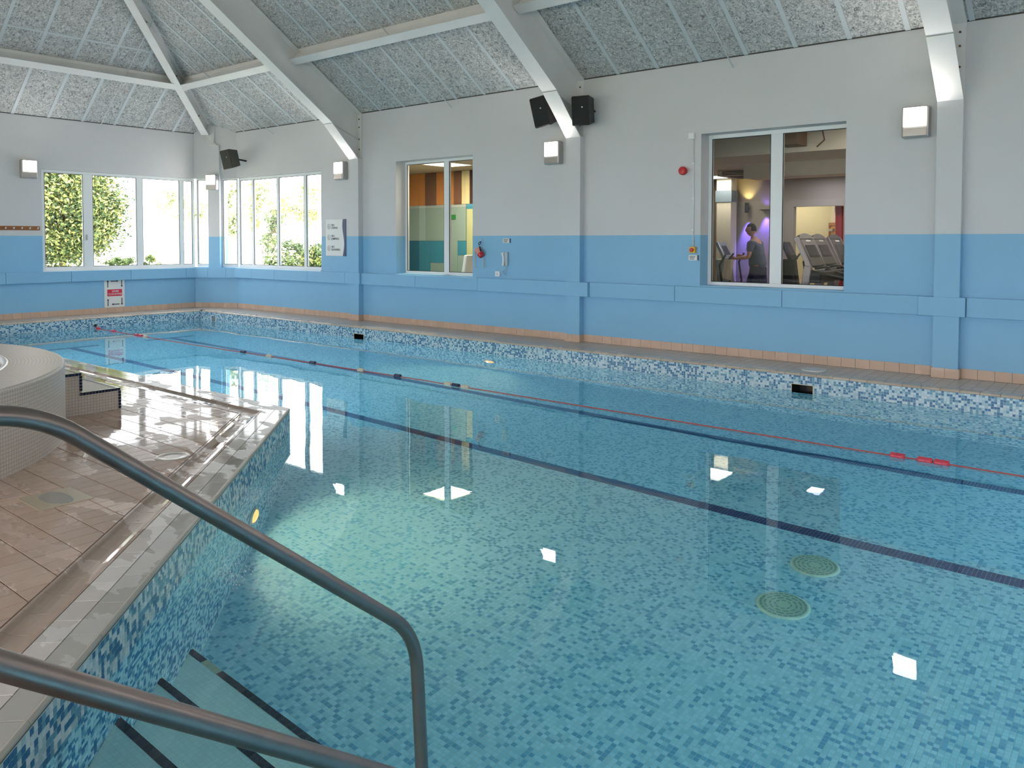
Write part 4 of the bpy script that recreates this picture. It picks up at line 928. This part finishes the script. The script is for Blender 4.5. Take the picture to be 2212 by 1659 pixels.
# ------------------------------------------------------------------ rooms behind the inner windows
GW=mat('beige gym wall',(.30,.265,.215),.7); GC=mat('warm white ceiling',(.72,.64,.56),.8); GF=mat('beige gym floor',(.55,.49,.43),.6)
def sbox(name,m,*a):
    o=B().box(*a).obj(name,m); o['kind']='structure'; return o
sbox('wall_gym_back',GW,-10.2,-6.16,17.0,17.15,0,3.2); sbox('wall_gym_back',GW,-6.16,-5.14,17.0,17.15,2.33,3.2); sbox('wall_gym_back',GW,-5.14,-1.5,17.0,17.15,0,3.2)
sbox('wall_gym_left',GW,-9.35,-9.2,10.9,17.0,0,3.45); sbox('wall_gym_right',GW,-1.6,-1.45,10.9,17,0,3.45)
sbox('ceiling_gym',GC,-9.2,-1.6,12.5,17.0,2.975,3.05); sbox('ceiling_gym_upper',GC,-9.35,-1.45,10.88,12.62,3.4,3.48); sbox('trim_gym_drop',GC,-9.2,-1.6,12.45,12.5,2.975,3.4)
o=B().box(-4.62,-4.32,12.0,12.44,3.05,3.398).obj('duct_box',mat('brown duct casing',(.22,.15,.11),.6)); tag(o,'square brown duct box under the raised ceiling, right gym pane','duct')
o=B().tube([(-3.95,11.9,3.4),(-3.98,12.2,3.1),(-4.12,12.3,3.02)],.012,6).obj('hanger_rod',mat('brown rod',(.2,.13,.1),.6)); tag(o,'thin brown hanger rod under the raised gym ceiling','rod'); sbox('floor_gym',GF,-9.2,-1.6,10.9,20.6,-.05,0)
sbox('trim_gym_beam',GC,-5.95,-1.6,13.9,14.5,2.73,2.974)
sbox('wall_gym_pier',mat('cream pier',(.55,.52,.42),.6),-7.67,-7.34,16.5,16.8,0,2.974)
o=B().box(-7.69,-7.32,16.48,16.82,2.45,2.70).obj('pier_band',mat('grey blue band',(.15,.20,.24),.6)); struct(o)
# made-up room behind an opening, built in place of a mirror's reflection
CRM=mat('cream mirror room wall',(.70,.65,.48),.7)
sbox('wall_mirror_room_left',CRM,-8.6,-6.02,19.0,19.15,0,2.9)
L0=Vector((-6.02,19.0,0)); L1=Vector((-4.9,17.6,0)); ld_=(L1-L0).normalized(); ln_=Vector((ld_.y,-ld_.x,0)); Lc=(L0+L1)/2
o=B().obox(Lc+Vector((0,0,1.45))-ln_*.06,ld_,ln_,(0,0,1),(L1-L0).length/2,.06,1.45).obj('wall_mirror_room_right',mat('warm white mirror room wall',(.66,.60,.53),.7)); struct(o)
sbox('wall_mirror_room_side',CRM,-8.7,-8.6,17.15,19.15,0,2.9); sbox('wall_mirror_room_side',CRM,-4.9,-4.8,17.15,19.15,0,2.9); sbox('ceiling_mirror_room',GC,-8.6,-4.8,17.15,19.15,2.9,2.95)
def area(name,loc,sx,sy,power,color,parent,rot=(0,0,0)):
    l=bpy.data.lights.new(name,'AREA'); l.shape='RECTANGLE'; l.size=sx; l.size_y=sy; l.energy=power; l.color=color
    o=bpy.data.objects.new(name,l); COL.objects.link(o); o.location=loc; o.rotation_euler=rot
    if parent is not None: setp(o,parent)
    return o
PANEL=mat('lit ceiling panel',(1,1,1),.4,emit=(1,.95,.84),es=3.5); PANELW=mat('lit warm ceiling panel',(1,1,1),.4,emit=(1,.86,.55),es=4)
def clight(x0,x1,y0,y1,z,label,m,power,color):
    t=thing('ceiling_light',label,'ceiling light',((x0+x1)/2,(y0+y1)/2,z),'lit ceiling panels seen through the inner windows')
    B().box(x0,x1,y0,y1,z-.012,z).obj('diffuser',m,t)
    b=B()
    for q in ((x0-.02,x1+.02,y0-.02,y0),(x0-.02,x1+.02,y1,y1+.02),(x0-.02,x0,y0,y1),(x1,x1+.02,y0,y1)): b.box(*q,z-.016,z)
    b.obj('frame',WPL,t); area('light',((x0+x1)/2,(y0+y1)/2,z-.05),x1-x0,y1-y0,power,color,t)
clight(-7.72,-7.22,15.75,16.45,2.974,'lit rectangular ceiling panel in the gym, left pane',PANEL,14,(1,.88,.72))
clight(-3.6,-2.9,14.9,15.6,2.974,'unseen ceiling panel added at the right end to brighten the gym',PANEL,48,(1,.86,.70))  # hidden from the window, added for bounce light in the gym
clight(-3.2,-2.5,11.4,12.1,3.399,'unseen panel added in the raised gym ceiling to brighten the gym',PANEL,14,(1,.88,.72))  # also out of sight, added to lift the dim gym ceiling
clight(-5.48,-5.24,16.05,16.38,2.974,'small lit ceiling panel behind the gym beam, mirrored in the pool',mat('lit cool ceiling panel',(1,1,1),.4,emit=(.8,.8,1),es=4),15,(.8,.8,1))
clight(-7.0,-6.4,17.8,18.4,2.899,'lit ceiling panel in the mirror-image room behind the gym opening',PANELW,17,(1,.88,.62))
# air conditioning cassette
t=thing('air_conditioner','beige ceiling air conditioner in the gym with dark slots','air conditioner',(-6.2,15.2,2.97))
B().box(-6.85,-5.95,14.75,15.6,2.86,2.974).obj('casing',GC,t,bevel=.01)
for k in range(3): B().box(-6.75,-6.05,14.745,14.752,2.875+.03*k,2.89+.03*k).obj('slot',mat('dark slot',(.06,.04,.03),.7),t)
B().box(-6.7,-6.1,14.85,15.5,2.852,2.862).obj('intake',mat('brown grille',(.16,.11,.08),.7),t)
B().tube([(-5.95,15.2,2.9),(-5.0,15.1,2.93)],.02,8).obj('pipe',GREYM,t)
# up and down wall light
t=thing('wall_uplighter','black wall light throwing yellow light up and violet light down behind the runner','wall light',(-7.15,17,2.3))
B().lathe((-7.15,16.9,2.22),(0,0,1),[(.045,0),(.045,.22)],14).obj('body',BLACK,t); B().box(-7.17,-7.13,16.92,17,2.30,2.34).obj('bracket',BLACK,t)
def spot(loc,dirv,power,color,ang,parent):
    l=bpy.data.lights.new('lamp_light','SPOT'); l.energy=power; l.color=color; l.spot_size=ang; l.spot_blend=.8; l.shadow_soft_size=.03
    o=bpy.data.objects.new('lamp_light',l); COL.objects.link(o); o.location=loc; o.rotation_euler=(-Vector(dirv)).to_track_quat('Z','Y').to_euler(); setp(o,parent)
spot((-7.15,16.88,2.45),(0,.35,1),14,(1,.78,.30),1.6,t); spot((-7.15,16.88,2.20),(0,.10,-1),260,(.16,.10,1),.85,t)
t=thing('added_violet_light','violet light added for a reflected patch on the gym wall right of the runner','wall light',(-6.75,17,2.35))  # added lamp standing in for a violet reflection on the wall
B().box(-6.85,-6.63,16.86,17,2.27,2.285).obj('body',BLACK,t); spot((-6.74,16.9,2.26),(0,.12,-1),120,(.18,.10,1),1.0,t); spot((-6.74,16.9,2.30),(0,.2,1),5,(.2,.10,1),1.6,t)
# in the mirror-image room: clock, doors, red curtain
def lp(s,z,off=0): return L0+ld_*s+Vector((0,0,z))+ln_*off
if ln_.dot(Vector((0,-1,0)))<0: ln_=-ln_
t=thing('wall_clock','round silver wall clock high on the wall of the mirror-image room','clock',tuple(lp(.42,2.33)))
B().lathe(lp(.42,2.33),ln_,[(.155,0),(.155,.03),(.14,.035),(.13,.02)],24).obj('rim',GREYM,t); B().lathe(lp(.42,2.33),ln_,[(.13,.012),(.001,.02)],24).obj('face',SIGNW,t)
B().tube([lp(.42,2.33,.026),lp(.44,2.41,.026)],.006,6).obj('hour_hand',INK,t); B().tube([lp(.42,2.33,.028),lp(.35,2.30,.028)],.005,6).obj('minute_hand',INK,t)
t=thing('mirror_room_door','orange wooden door with a closer in the mirror-image room under the clock','door',tuple(lp(.45,0)))
B().obox(lp(.42,.97,.02),ld_,ln_,(0,0,1),.36,.02,.97).obj('leaf',mat('orange oak',(.50,.24,.07),.45),t); B().obox(lp(.42,1.99,.03),ld_,ln_,(0,0,1),.42,.03,.035).obj('head_frame',WOOD,t)
for s in (.04,.80): B().obox(lp(s,.98,.03),ld_,ln_,(0,0,1),.03,.03,.98).obj('jamb',WOOD,t)
B().obox(lp(.2,1.86,.06),ld_,ln_,(0,0,1),.12,.03,.03).obj('closer',GREYM,t)
t=thing('cream_door','narrow cream door beside the orange door of the mirror-image room','door',tuple(lp(1.15,0)))
B().obox(lp(1.12,.95,.02),ld_,ln_,(0,0,1),.20,.02,.95).obj('leaf',mat('cream door paint',(.62,.60,.54),.5),t)
b=B(); P_=[(-5.36+.03*math.sin(k*1.3)+.024*k,17.25+.02*math.cos(k*2.1)) for k in range(8)]
for k in range(7):
    (xa,ya),(xb,yb)=P_[k],P_[k+1]; b.add([(xa,ya,0),(xb,yb,0),(xb-.03,yb,2.33),(xa-.03,ya,2.33),(xa,ya+.01,0),(xb,yb+.01,0),(xb-.03,yb+.01,2.33),(xa-.03,ya+.01,2.33)],[(0,1,2,3),(7,6,5,4),(0,4,5,1),(3,2,6,7)])
tag(b.obj('curtain',mat('red fabric',(.35,.01,.015),.8)),'narrow red curtain at the right edge of the gym opening','curtain')
# treadmills
_h=unp(1624,483,1,15.4); px,py,pz=_h.x+.10,15.4,_h.z-1.79
SILV=mat('pinkish silver paint',(.30,.25,.26),.35,.3); CONS=mat('dark console plastic',(.03,.027,.04),.5); BELT=mat('black belt',(.012,.012,.014),.6)
def treadmill(x,y):
    t=thing('treadmill','x','treadmill',(x,y,0),'treadmills in a row behind the gym window')
    # user stands on the +x side and faces -x; console leans back towards -x at the top
    a=Vector((-.42,0,.9)).normalized(); n_=Vector((.9,0,.42)).normalized(); c=Vector((x,y,1.42))
    con=B().obox(c,(0,1,0),a,n_,.30,.23,.03).obj('console',CONS,t,bevel=.02)
    b=B(); pr=[(.30*math.cos(k*PI/10),.09*math.sin(k*PI/10)) for k in range(11)]
    n=len(pr); V=[c+Vector((0,1,0))*p+a*(.23+q)+n_*s for s in (-.03,.03) for p,q in pr]; b.add(V,[tuple(range(n)),tuple(range(2*n-1,n-1,-1))]+[(i,n+i,n+i+1,i+1) for i in range(n-1)]); b.obj('console_cap',CONS,con)
    B().obox(c+n_*.034+a*.02,(0,1,0),a,n_,.20,.10,.003).obj('display',mat('dark display',(.03,.03,.05),.15),con); B().obox(c+n_*.034+a*.19,(0,1,0),a,n_,.10,.012,.004).obj('badge_strip',WPL,con)
    for s in (-1,1): B().obox(c+Vector((0,s*.315,0))-n_*.01,(0,1,0),a,n_,.018,.27,.035).obj('side_frame',SILV,t,bevel=.008)
    for s in (-.32,.32): B().obox((x+.05-.05,y+s,.72),(0,1,0),(.14,0,1),(1,0,-.14),.035,.52,.055).obj('upright',SILV,t,bevel=.01)
    B().obox((x+.16,y,1.07),(1,0,0),(0,1,0),(0,0,1),.10,.34,.085).obj('tray',BELT,t,bevel=.02)
    for s in (-.32,.32): B().tube([(x+.02,y+s,1.18),(x+.30,y+s,1.12),(x+.70,y+s,1.02)],.022,8).obj('handrail',BELT,t,smooth=True)
    B().tube([(x+.17,y-.3,1.20),(x+.22,y,1.22),(x+.17,y+.3,1.20)],.02,8).obj('front_bar',BELT,t,smooth=True)
    B().box(x-.25,x+.25,y-.36,y+.36,.04,.30).obj('motor_hood',CONS,t,bevel=.04); B().box(x+.25,x+1.75,y-.26,y+.26,.12,.19).obj('belt',BELT,t); 
    for s in (-.31,.31): B().box(x+.25,x+1.8,y+s-.05,y+s+.05,.06,.21).obj('side_rail',SILV,t)
    return t
for (x,y),lb in zip(((-4.20,12.35),(-4.32,13.30),(-4.36,14.25)),('leftmost of the three treadmills in the right gym pane','middle of the three treadmills in the right gym pane','rightmost treadmill in the right gym pane, lit violet')): treadmill(x,y)['label']=lb
def trainer(x,y,label,m,dark=False):
    t=thing('cross_trainer',label,'exercise machine',(x,y,0),'cross trainers in the gym')
    B().obox((x,y,.62),(1,0,0),(0,1,0),(-.10,0,1),.16,.16,.62,.8).obj('tower',m,t,bevel=.03)
    a=Vector((-.45,0,.9)).normalized(); n_=Vector((.9,0,.45)).normalized(); c=Vector((x-.05,y,1.40)); con=B().obox(c,(0,1,0),a,n_,.20,.20,.035).obj('console',m,t,bevel=.02); B().obox(c+n_*.037,(0,1,0),a,n_,.12,.10,.003).obj('display',CONS,con)
    for s in (-.28,.28):
        B().tube([(x+.10,y+s,.35),(x+.20,y+s,.80),(x+.14,y+s,1.18),(x+.26,y+s*.9,1.36)],.02,8).obj('moving_arm',BELT,t,smooth=True); B().box(x+.25,x+.75,y+s*.6-.07,y+s*.6+.07,.30,.35).obj('foot_plate',BELT,t)
        B().tube([(x+.1,y+s*.6,.35),(x+.5,y+s*.6,.33),(x+1.2,y+s*.6,.25)],.025,8).obj('foot_arm',m,t)
    B().lathe((x+1.2,y-.2,.35),(0,1,0),[(.28,0),(.28,.4)],24).obj('flywheel_hood',m,t); B().box(x-.3,x+1.5,y-.25,y+.25,.0,.06).obj('base',CONS,t); return t
trainer(px-.62,15.4,'silver cross trainer in front of the man in the gym',mat('grey green silver',(.36,.42,.41),.35,.3))
trainer(-6.20,12.9,'dark cross trainer at the left edge of the gym window',BELT)
trainer(-5.9,16.2,'dark exercise bike beyond the treadmills by the gym opening',BELT)
b=B(); n=6
V=[];
for i in range(7):
    for j in range(5): V.append((px-.50+.045*j-.02*i*.5,15.05+.012*math.sin(j*1.7+i*.4),1.24-.06*i-(.015*j if i else 0)))
b.add(V,[(i*5+j,i*5+j+1,(i+1)*5+j+1,(i+1)*5+j) for i in range(6) for j in range(4)]); o=b.obj('towel',mat('cream towel',(.68,.60,.50),.9)); md=o.modifiers.new('s','SOLIDIFY'); md.thickness=.012; tag(o,'cream towel hanging on the cross trainer arm before the man','towel')
# the man on the cross trainer (faces -x)
SKIN=mat('skin',(.48,.25,.16),.55); SHIRT=mat('slate blue shirt',(.085,.11,.17),.8); SHORT=mat('navy shorts',(.012,.014,.06),.8); HAIR=mat('short dark hair',(.03,.02,.018),.8); SHOE=mat('grey trainers',(.3,.3,.32),.6)
_h=unp(1624,483,1,15.4); px,py,pz=_h.x+.10,15.4,_h.z-1.79
def skin(name,verts,edges,m,parent,root=0,sub=2):
    me=bpy.data.meshes.new(name); me.from_pydata([Vector((px+v[0],py+v[1],pz+v[2])) for v in verts],edges,[]); me.materials.append(m)
    o=bpy.data.objects.new(name,me); COL.objects.link(o); sk=o.modifiers.new('skin','SKIN'); me.skin_vertices  if False else None
    if not me.skin_vertices:
        bm_layer=None
    for i,v in enumerate(verts):
        d=me.skin_vertices[0].data[i]; d.radius=(v[3],v[4] if len(v)>4 else v[3]); d.use_root=(i==root)
    sk.use_smooth_shade=True; sb=o.modifiers.new('sub','SUBSURF'); sb.levels=sub; sb.render_levels=sub; setp(o,parent); return o
def mkskin(name,verts,edges,m,parent,root=0,sub=2):
    import bmesh
    bm=bmesh.new(); lay=bm.verts.layers.skin.verify(); bv=[]
    for i,v in enumerate(verts):
        w=bm.verts.new((px+v[0],py+v[1],pz+v[2])); w[lay].radius=(v[3],v[4] if len(v)>4 else v[3]); w[lay].use_root=(i==root); bv.append(w)
    for a,c in edges: bm.edges.new((bv[a],bv[c]))
    me=bpy.data.meshes.new(name); bm.to_mesh(me); bm.free(); me.materials.append(m); o=bpy.data.objects.new(name,me); COL.objects.link(o)
    sk=o.modifiers.new('skin','SKIN'); sk.use_smooth_shade=True; sb=o.modifiers.new('sub','SUBSURF'); sb.levels=sub; sb.render_levels=sub; setp(o,parent); return o
man=thing('person','man in a slate blue shirt and navy shorts working out on the cross trainer','person',(px,py,0))
V=[(0.04,0,.92,.13,.15),(.02,0,1.10,.115,.14),(-.02,0,1.28,.12,.165),(-.03,0,1.42,.085,.12),(-.06,0,1.50,.055),(-.085,0,1.56,.055),
 (-.03,-.19,1.40,.058),(-.06,-.24,1.12,.042),(-.30,-.22,1.10,.032),(-.36,-.21,1.10,.026),
 (-.03,.19,1.40,.058),(-.07,.24,1.14,.042),(-.32,.22,1.12,.032),(-.38,.21,1.13,.026),
 (.03,-.09,.86,.095),(-.14,-.10,.48,.060),(-.02,-.10,.10,.040),(.05,.09,.86,.095),(.12,.10,.48,.060),(.34,.10,.14,.040)]
E_=[(0,1),(1,2),(2,3),(3,4),(4,5),(3,6),(6,7),(7,8),(8,9),(3,10),(10,11),(11,12),(12,13),(0,14),(14,15),(15,16),(0,17),(17,18),(18,19)]
mkskin('body',V,E_,SKIN,man)
# head as a shaped surface with nose, brow, chin, ears
hd_=B(); hc=Vector((px-.115,py,pz+1.665)); VV=[];FF=[]; nu,nv=20,14
for j in range(nv+1):
    th=PI*j/nv
    for i in range(nu):
        ph=2*PI*i/nu; dx,dy,dz=math.sin(th)*math.cos(ph),math.sin(th)*math.sin(ph),math.cos(th)
        rx,ry,rz=.100,.078,.125; front=max(0,-dx)
        x=dx*rx;y=dy*ry;z=dz*rz
        if dz<-.1: x*=1-.18*(-dz) ; y*=1-.35*(-dz)
        if front>.9 and -.35<dz<.15: x-=.024*(1-abs(dz+.12)/.3)
        if front>.7 and .12<dz<.35: x-=.008
        if front>.7 and -.75<dz<-.5: x-=.010
        if abs(dy)>.93 and -.2<dz<.25: y+=.016*(1 if dy>0 else -1)
        VV.append(hc+Vector((x,y,z)))
for j in range(nv):
    for i in range(nu):
        i2=(i+1)%nu; FF.append((j*nu+i,(j+1)*nu+i,(j+1)*nu+i2,j*nu+i2))
raw('head',VV,FF,SKIN,man,smooth=True)
raw('hair',[hc+(v-hc)*1.07+Vector((.006,0,.004)) for v in VV],[f for f in FF if all(((VV[k]-hc).z>.045 or ((VV[k]-hc).x>.015 and (VV[k]-hc).z>-.05)) for k in f)],HAIR,man,smooth=True)
for s in (-1,1): B().lathe(hc+Vector((-.088,s*.030,.012)),(-1,0,0),[(.012,-.004),(.010,.003),(.001,.006)],8).obj('eye',mat('dark eye',(.03,.02,.02),.3),man)
B().tube([hc+Vector((-.094,-.022,-.062)),hc+Vector((-.099,0,-.064)),hc+Vector((-.094,.022,-.062))],.005,6).obj('mouth',mat('lip',(.35,.12,.10),.5),man)
V=[(.04,0,.86,.195,.215),(.02,0,1.10,.150,.172),(-.02,0,1.28,.140,.185),(-.03,0,1.41,.10,.14),(-.03,-.19,1.40,.078),(-.05,-.23,1.22,.068),(-.03,.19,1.40,.078),(-.05,.23,1.22,.068)]
mkskin('shirt',V,[(0,1),(1,2),(2,3),(3,4),(4,5),(3,6),(6,7)],SHIRT,man)
V=[(.04,0,.90,.16,.18),(.02,-.10,.80,.120),(-.08,-.10,.56,.105),(.05,.10,.80,.120),(.10,.10,.56,.105),(.035,0,1.02,.165,.185)]
mkskin('shorts',V,[(0,1),(1,2),(0,3),(3,4),(0,5)],SHORT,man)
for s,(fx,fz) in ((-1,(-.04,.045)),(1,(.34,.08))):
    B().obox((px+fx-.05,py+s*.10,pz+fz),(1,0,.0 if s<0 else .25),(0,1,0),(0,0,1),.14,.05,.045,.75).obj('shoe',SHOE,man,bevel=.02)
for s,hx,hz in ((-1,-.40,1.10),(1,-.42,1.13)):
    hb=Vector((px+hx,py+s*.21,pz+hz)); B().obox(hb,(1,0,0),(0,1,0),(0,0,1),.045,.018,.04,.9).obj('palm',SKIN,man,bevel=.01)
    for k in range(4):
        z=.03-.02*k; B().tube([hb+Vector((-.035,0,z)),hb+Vector((-.070,s*.012,z)),hb+Vector((-.078,s*-.016,z-.002)),hb+Vector((-.058,s*-.034,z-.004))],[.010,.0095,.009,.007],7).obj('finger',SKIN,man,smooth=True)
    B().tube([hb+Vector((-.01,-s*.012,.035)),hb+Vector((-.04,-s*.035,.045)),hb+Vector((-.062,-s*.036,.03))],[.012,.010,.008],7).obj('thumb',SKIN,man,smooth=True)
# ---- room behind the two-pane window
PG=mat('pale green panel',(.36,.39,.37),.5); BL=mat('turquoise panel',(.06,.25,.38),.5); OR=mat('orange timber panel',(.52,.20,.05),.45); BR=mat('brown timber panel',(.16,.075,.045),.5); YCR=mat('yellow cream panel',(.62,.52,.28),.6); DK=mat('dark recess panel',(.04,.015,.012),.6)
sbox('wall_lounge_left',PG,-14.0,-13.9,10.9,13.25,-.25,3.2); sbox('wall_lounge_back',PG,-13.9,-9.35,13.1,13.25,-.25,3.2); sbox('ceiling_lounge',mat('tan ceiling',(.42,.33,.22),.8),-13.9,-9.35,10.9,13.1,3.145,3.2); sbox('floor_lounge',GF,-13.9,-9.35,10.9,13.1,-.05,0)
clight(-11.62,-10.95,11.42,12.15,3.144,'lit square ceiling panel behind the two-pane window, mirrored in the pool',PANELW,95,(1,.86,.64))
t=thing('wall_panelling','orange, brown, cream and turquoise panels on the wall behind the two-pane window','wall panelling',(-12.5,13.1,0))
Yb=13.1
def pnl(x0,x1,z0,z1,m,th=.03): B().box(x0+.003,x1-.003,Yb-th,Yb,z0,z1).obj('panel',m,t)
for a,c,m in ((-13.89,-13.75,DK),(-13.75,-13.42,OR),(-13.42,-13.2,OR),(-13.2,-12.86,BR),(-12.86,-12.5,OR),(-12.5,-12.3,OR),(-12.3,-12.08,BR),(-12.08,-11.98,YCR),(-11.98,-11.84,YCR),(-11.84,-11.4,DK)): pnl(a,c,2.41,3.14,m,.03 if m is not BR else .05)
for a,c,z0,z1,m in ((-13.89,-13.42,1.6,2.405,PG),(-13.42,-13.2,1.6,2.405,mat('light mint panel',(.46,.51,.50),.5)),(-13.2,-12.55,1.6,2.405,PG),(-13.89,-13.42,0,1.595,mat('deep blue panel',(.02,.14,.24),.5)),(-13.42,-13.05,0,1.595,BL),(-13.05,-12.6,1.1,1.595,BL),(-13.05,-12.6,0,1.095,PG),(-12.5,-11.95,1.6,2.405,PG),(-12.5,-12.2,0,1.595,PG),(-12.2,-11.93,1.28,1.595,BL),(-12.2,-11.93,0,1.275,PG),(-11.93,-11.3,2.30,2.405,BL),(-11.93,-11.3,0,2.295,YCR)): pnl(a,c,z0,z1,m)
tag(B().box(-12.42,-12.25,Yb-.05,Yb-.031,2.08,2.18).obj('exit_sign',mat('green sign face',(.04,.22,.06),.5)),'small green sign on the panelled wall in the right pane','sign')
t=thing('glass_screen','clear floor-standing glass screen with steel edge behind the two-pane window','screen',(-12.2,12.2,0))
B().box(-12.95,-10.9,12.2,12.21,0.05,2.30).obj('pane',FROST,t); B().box(-12.98,-12.95,12.19,12.22,0,2.31).obj('edge_post',GREYM,t); B().box(-11.72,-11.69,12.19,12.22,0,2.31).obj('edge_post',GREYM,t); B().box(-12.98,-10.9,12.18,12.23,0,.05).obj('floor_track',GREYM,t)
t=thing('chair','white draped chair at the right side of the two-pane window','chair',(-10.75,11.9,0))
B().obox((-10.78,11.9,1.05),(1,0,0),(0,1,0),(.12,0,1),.05,.2,.27,.8).obj('backrest',WPL,t,bevel=.02); B().box(-10.98,-10.55,11.7,12.1,.42,.48).obj('seat',WPL,t,bevel=.02)
B().obox((-10.80,11.9,.64),(1,0,0),(0,1,0),(.12,0,1),.02,.17,.18).obj('back_frame',WPL,t)
for a in (-10.95,-10.6):
    for c in (11.73,12.07): B().box(a-.015,a+.015,c-.015,c+.015,0,.42).obj('leg',WPL,t)

# ------------------------------------------------------------------ garden outside
def b_grass(nt,b):
    g=N(nt); p=g.pos(); g.l(g.mix(g.noise(p,.6,4),(.36,.38,.27),(.46,.47,.36)),b.inputs['Base Color'])
o=raw('lawn',[(-120,-90,-.25),(90,-90,-.25),(90,YL-WD,-.25),(XF-WD,YL-WD,-.25),(XF-WD,YW+WD,-.25),(-15.9,YW+WD,-.25),(-15.9,90,-.25),(-120,90,-.25)],[(0,1,2,3),(0,3,4,7),(4,5,6,7)],mat('sunlit grass',rough=.9,build=b_grass)); struct(o)
LEAF=[mat('leaf dark',(.05,.085,.03),.6),mat('leaf mid',(.13,.19,.055),.6),mat('leaf light',(.40,.42,.14),.6),mat('leaf pale',(.60,.62,.42),.7),mat('leaf pale green',(.50,.56,.36),.7)]  # the pale leaf colours carry the garden's overexposed daylight
BARK=mat('bark',(.16,.11,.075),.9)
def plant(name,label,cat,c,r,h,n,leaf,mats,z0=0,trunk=True,group=None,seed=1):
    rng=np.random.RandomState(seed); t=thing(name,label,cat,(c[0],c[1],-.25),group)
    k=max(10,int(n/140)); cl=rng.normal(size=(k,3)); cl/=np.linalg.norm(cl,axis=1)[:,None]; cl*=rng.uniform(.45,1,(k,1))**.6
    cen=np.array([c[0],c[1],z0+h*.5])+cl*np.array([r,r,h*.5])*.86
    idx=rng.randint(0,k,n); P=cen[idx]+rng.normal(size=(n,3))*np.array([r,r,h*.5])*.15
    a=rng.normal(size=(n,3)); a/=np.linalg.norm(a,axis=1)[:,None]; bb_=rng.normal(size=(n,3)); bb_-=a*(a*bb_).sum(1)[:,None]; bb_/=np.linalg.norm(bb_,axis=1)[:,None]
    s=leaf*rng.uniform(.6,1.3,(n,1)); V=np.stack([P-a*s,P+bb_*s*.45,P+a*s,P-bb_*s*.45],1).reshape(-1,3); V[:,2]=np.maximum(V[:,2],-.24)
    F=[(4*i,4*i+1,4*i+2,4*i+3) for i in range(n)]; o=raw('crown',V,F,mats,t,mi=(idx*7+rng.randint(0,2,n))%len(mats)); o['kind']='stuff'
    if trunk:
        B().tube([(c[0],c[1],-.26),(c[0]+.05,c[1]-.04,z0+h*.3),(c[0]-.03,c[1]+.06,z0+h*.8)],[r*.06*trunk,r*.045*trunk,r*.02*trunk],10).obj('trunk',BARK if trunk==1 else mat('pale bark',(.55,.5,.42),.9),t,smooth=True)  # pale bark is lightened in colour for the overexposed daylight too
        for q in range(5):
            e=cen[q%k]; m_=(c[0],c[1],z0+h*(.25+.1*q)); B().tube([m_,tuple((np.array(m_)+e)/2+np.array([0,0,.1])),tuple(e)],[r*.03*trunk,r*.02*trunk,r*.01*trunk],6).obj('branch',BARK,t)
    return t
def px_(u,v,X): p=unp(u,v,0,X); return (X,p.y),p.z
def plantpx(name,label,cat,u0,u1,v0,v1,X,n,leaf,mats,trunk=True,seed=1):
    (x,y),_=px_((u0+u1)/2,(v0+v1)/2,X); ya=unp(u0,(v0+v1)/2,0,X).y; yb=unp(u1,(v0+v1)/2,0,X).y; zt_=unp((u0+u1)/2,v0,0,X).z; zb=unp((u0+u1)/2,v1,0,X).z
    return plant(name,label,cat,(x,y),abs(yb-ya)/2,zt_-zb,n,leaf,mats,z0=zb,trunk=trunk,seed=seed)
plantpx('broadleaf_tree','large dark green and gold tree filling the first panes of the wide window','tree',10,262,330,578,-25.0,34000,.06,[LEAF[0],LEAF[1],LEAF[2],LEAF[0],LEAF[2]],seed=3)
plantpx('low_shrub','low dark green shrub at the foot of the second pane of the wide window','shrub',222,300,553,592,-23.0,1800,.05,[LEAF[0],LEAF[1]],trunk=False,seed=4)
plantpx('low_shrub','small shrub at the foot of the third pane of the wide window','shrub',304,345,555,592,-23.4,900,.05,[LEAF[0],LEAF[1],LEAF[2]],trunk=False,seed=5)
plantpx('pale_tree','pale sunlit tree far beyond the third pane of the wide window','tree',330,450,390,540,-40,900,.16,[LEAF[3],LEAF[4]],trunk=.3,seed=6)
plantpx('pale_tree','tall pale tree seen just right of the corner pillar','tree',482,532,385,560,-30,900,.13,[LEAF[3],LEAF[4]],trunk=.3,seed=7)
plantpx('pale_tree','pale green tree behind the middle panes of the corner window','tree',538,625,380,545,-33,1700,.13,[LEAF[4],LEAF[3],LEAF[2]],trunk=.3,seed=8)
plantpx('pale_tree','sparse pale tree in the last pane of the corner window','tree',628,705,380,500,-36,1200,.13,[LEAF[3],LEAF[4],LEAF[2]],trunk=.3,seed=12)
plantpx('leafy_shrub','bushy green shrub low in the third pane of the corner window','shrub',574,662,518,592,-23.5,3800,.065,[LEAF[0],LEAF[1],LEAF[4]],trunk=False,seed=9)
plantpx('leafy_shrub','bushy green shrub low in the last pane of the corner window','shrub',648,712,528,592,-22.0,2600,.065,[LEAF[0],LEAF[1],LEAF[2]],trunk=False,seed=10)
plantpx('young_tree','slim young tree rising above the shrub in the corner window','tree',562,622,455,560,-25.0,900,.07,[LEAF[1],LEAF[4],LEAF[0]],seed=11)
# terrace outside the added glazing on the left
o=B().box(-19,8,-9,YL-WD,-.3,-.05).obj('terrace',mat('pale paving',(.45,.43,.39),.8)); struct(o)
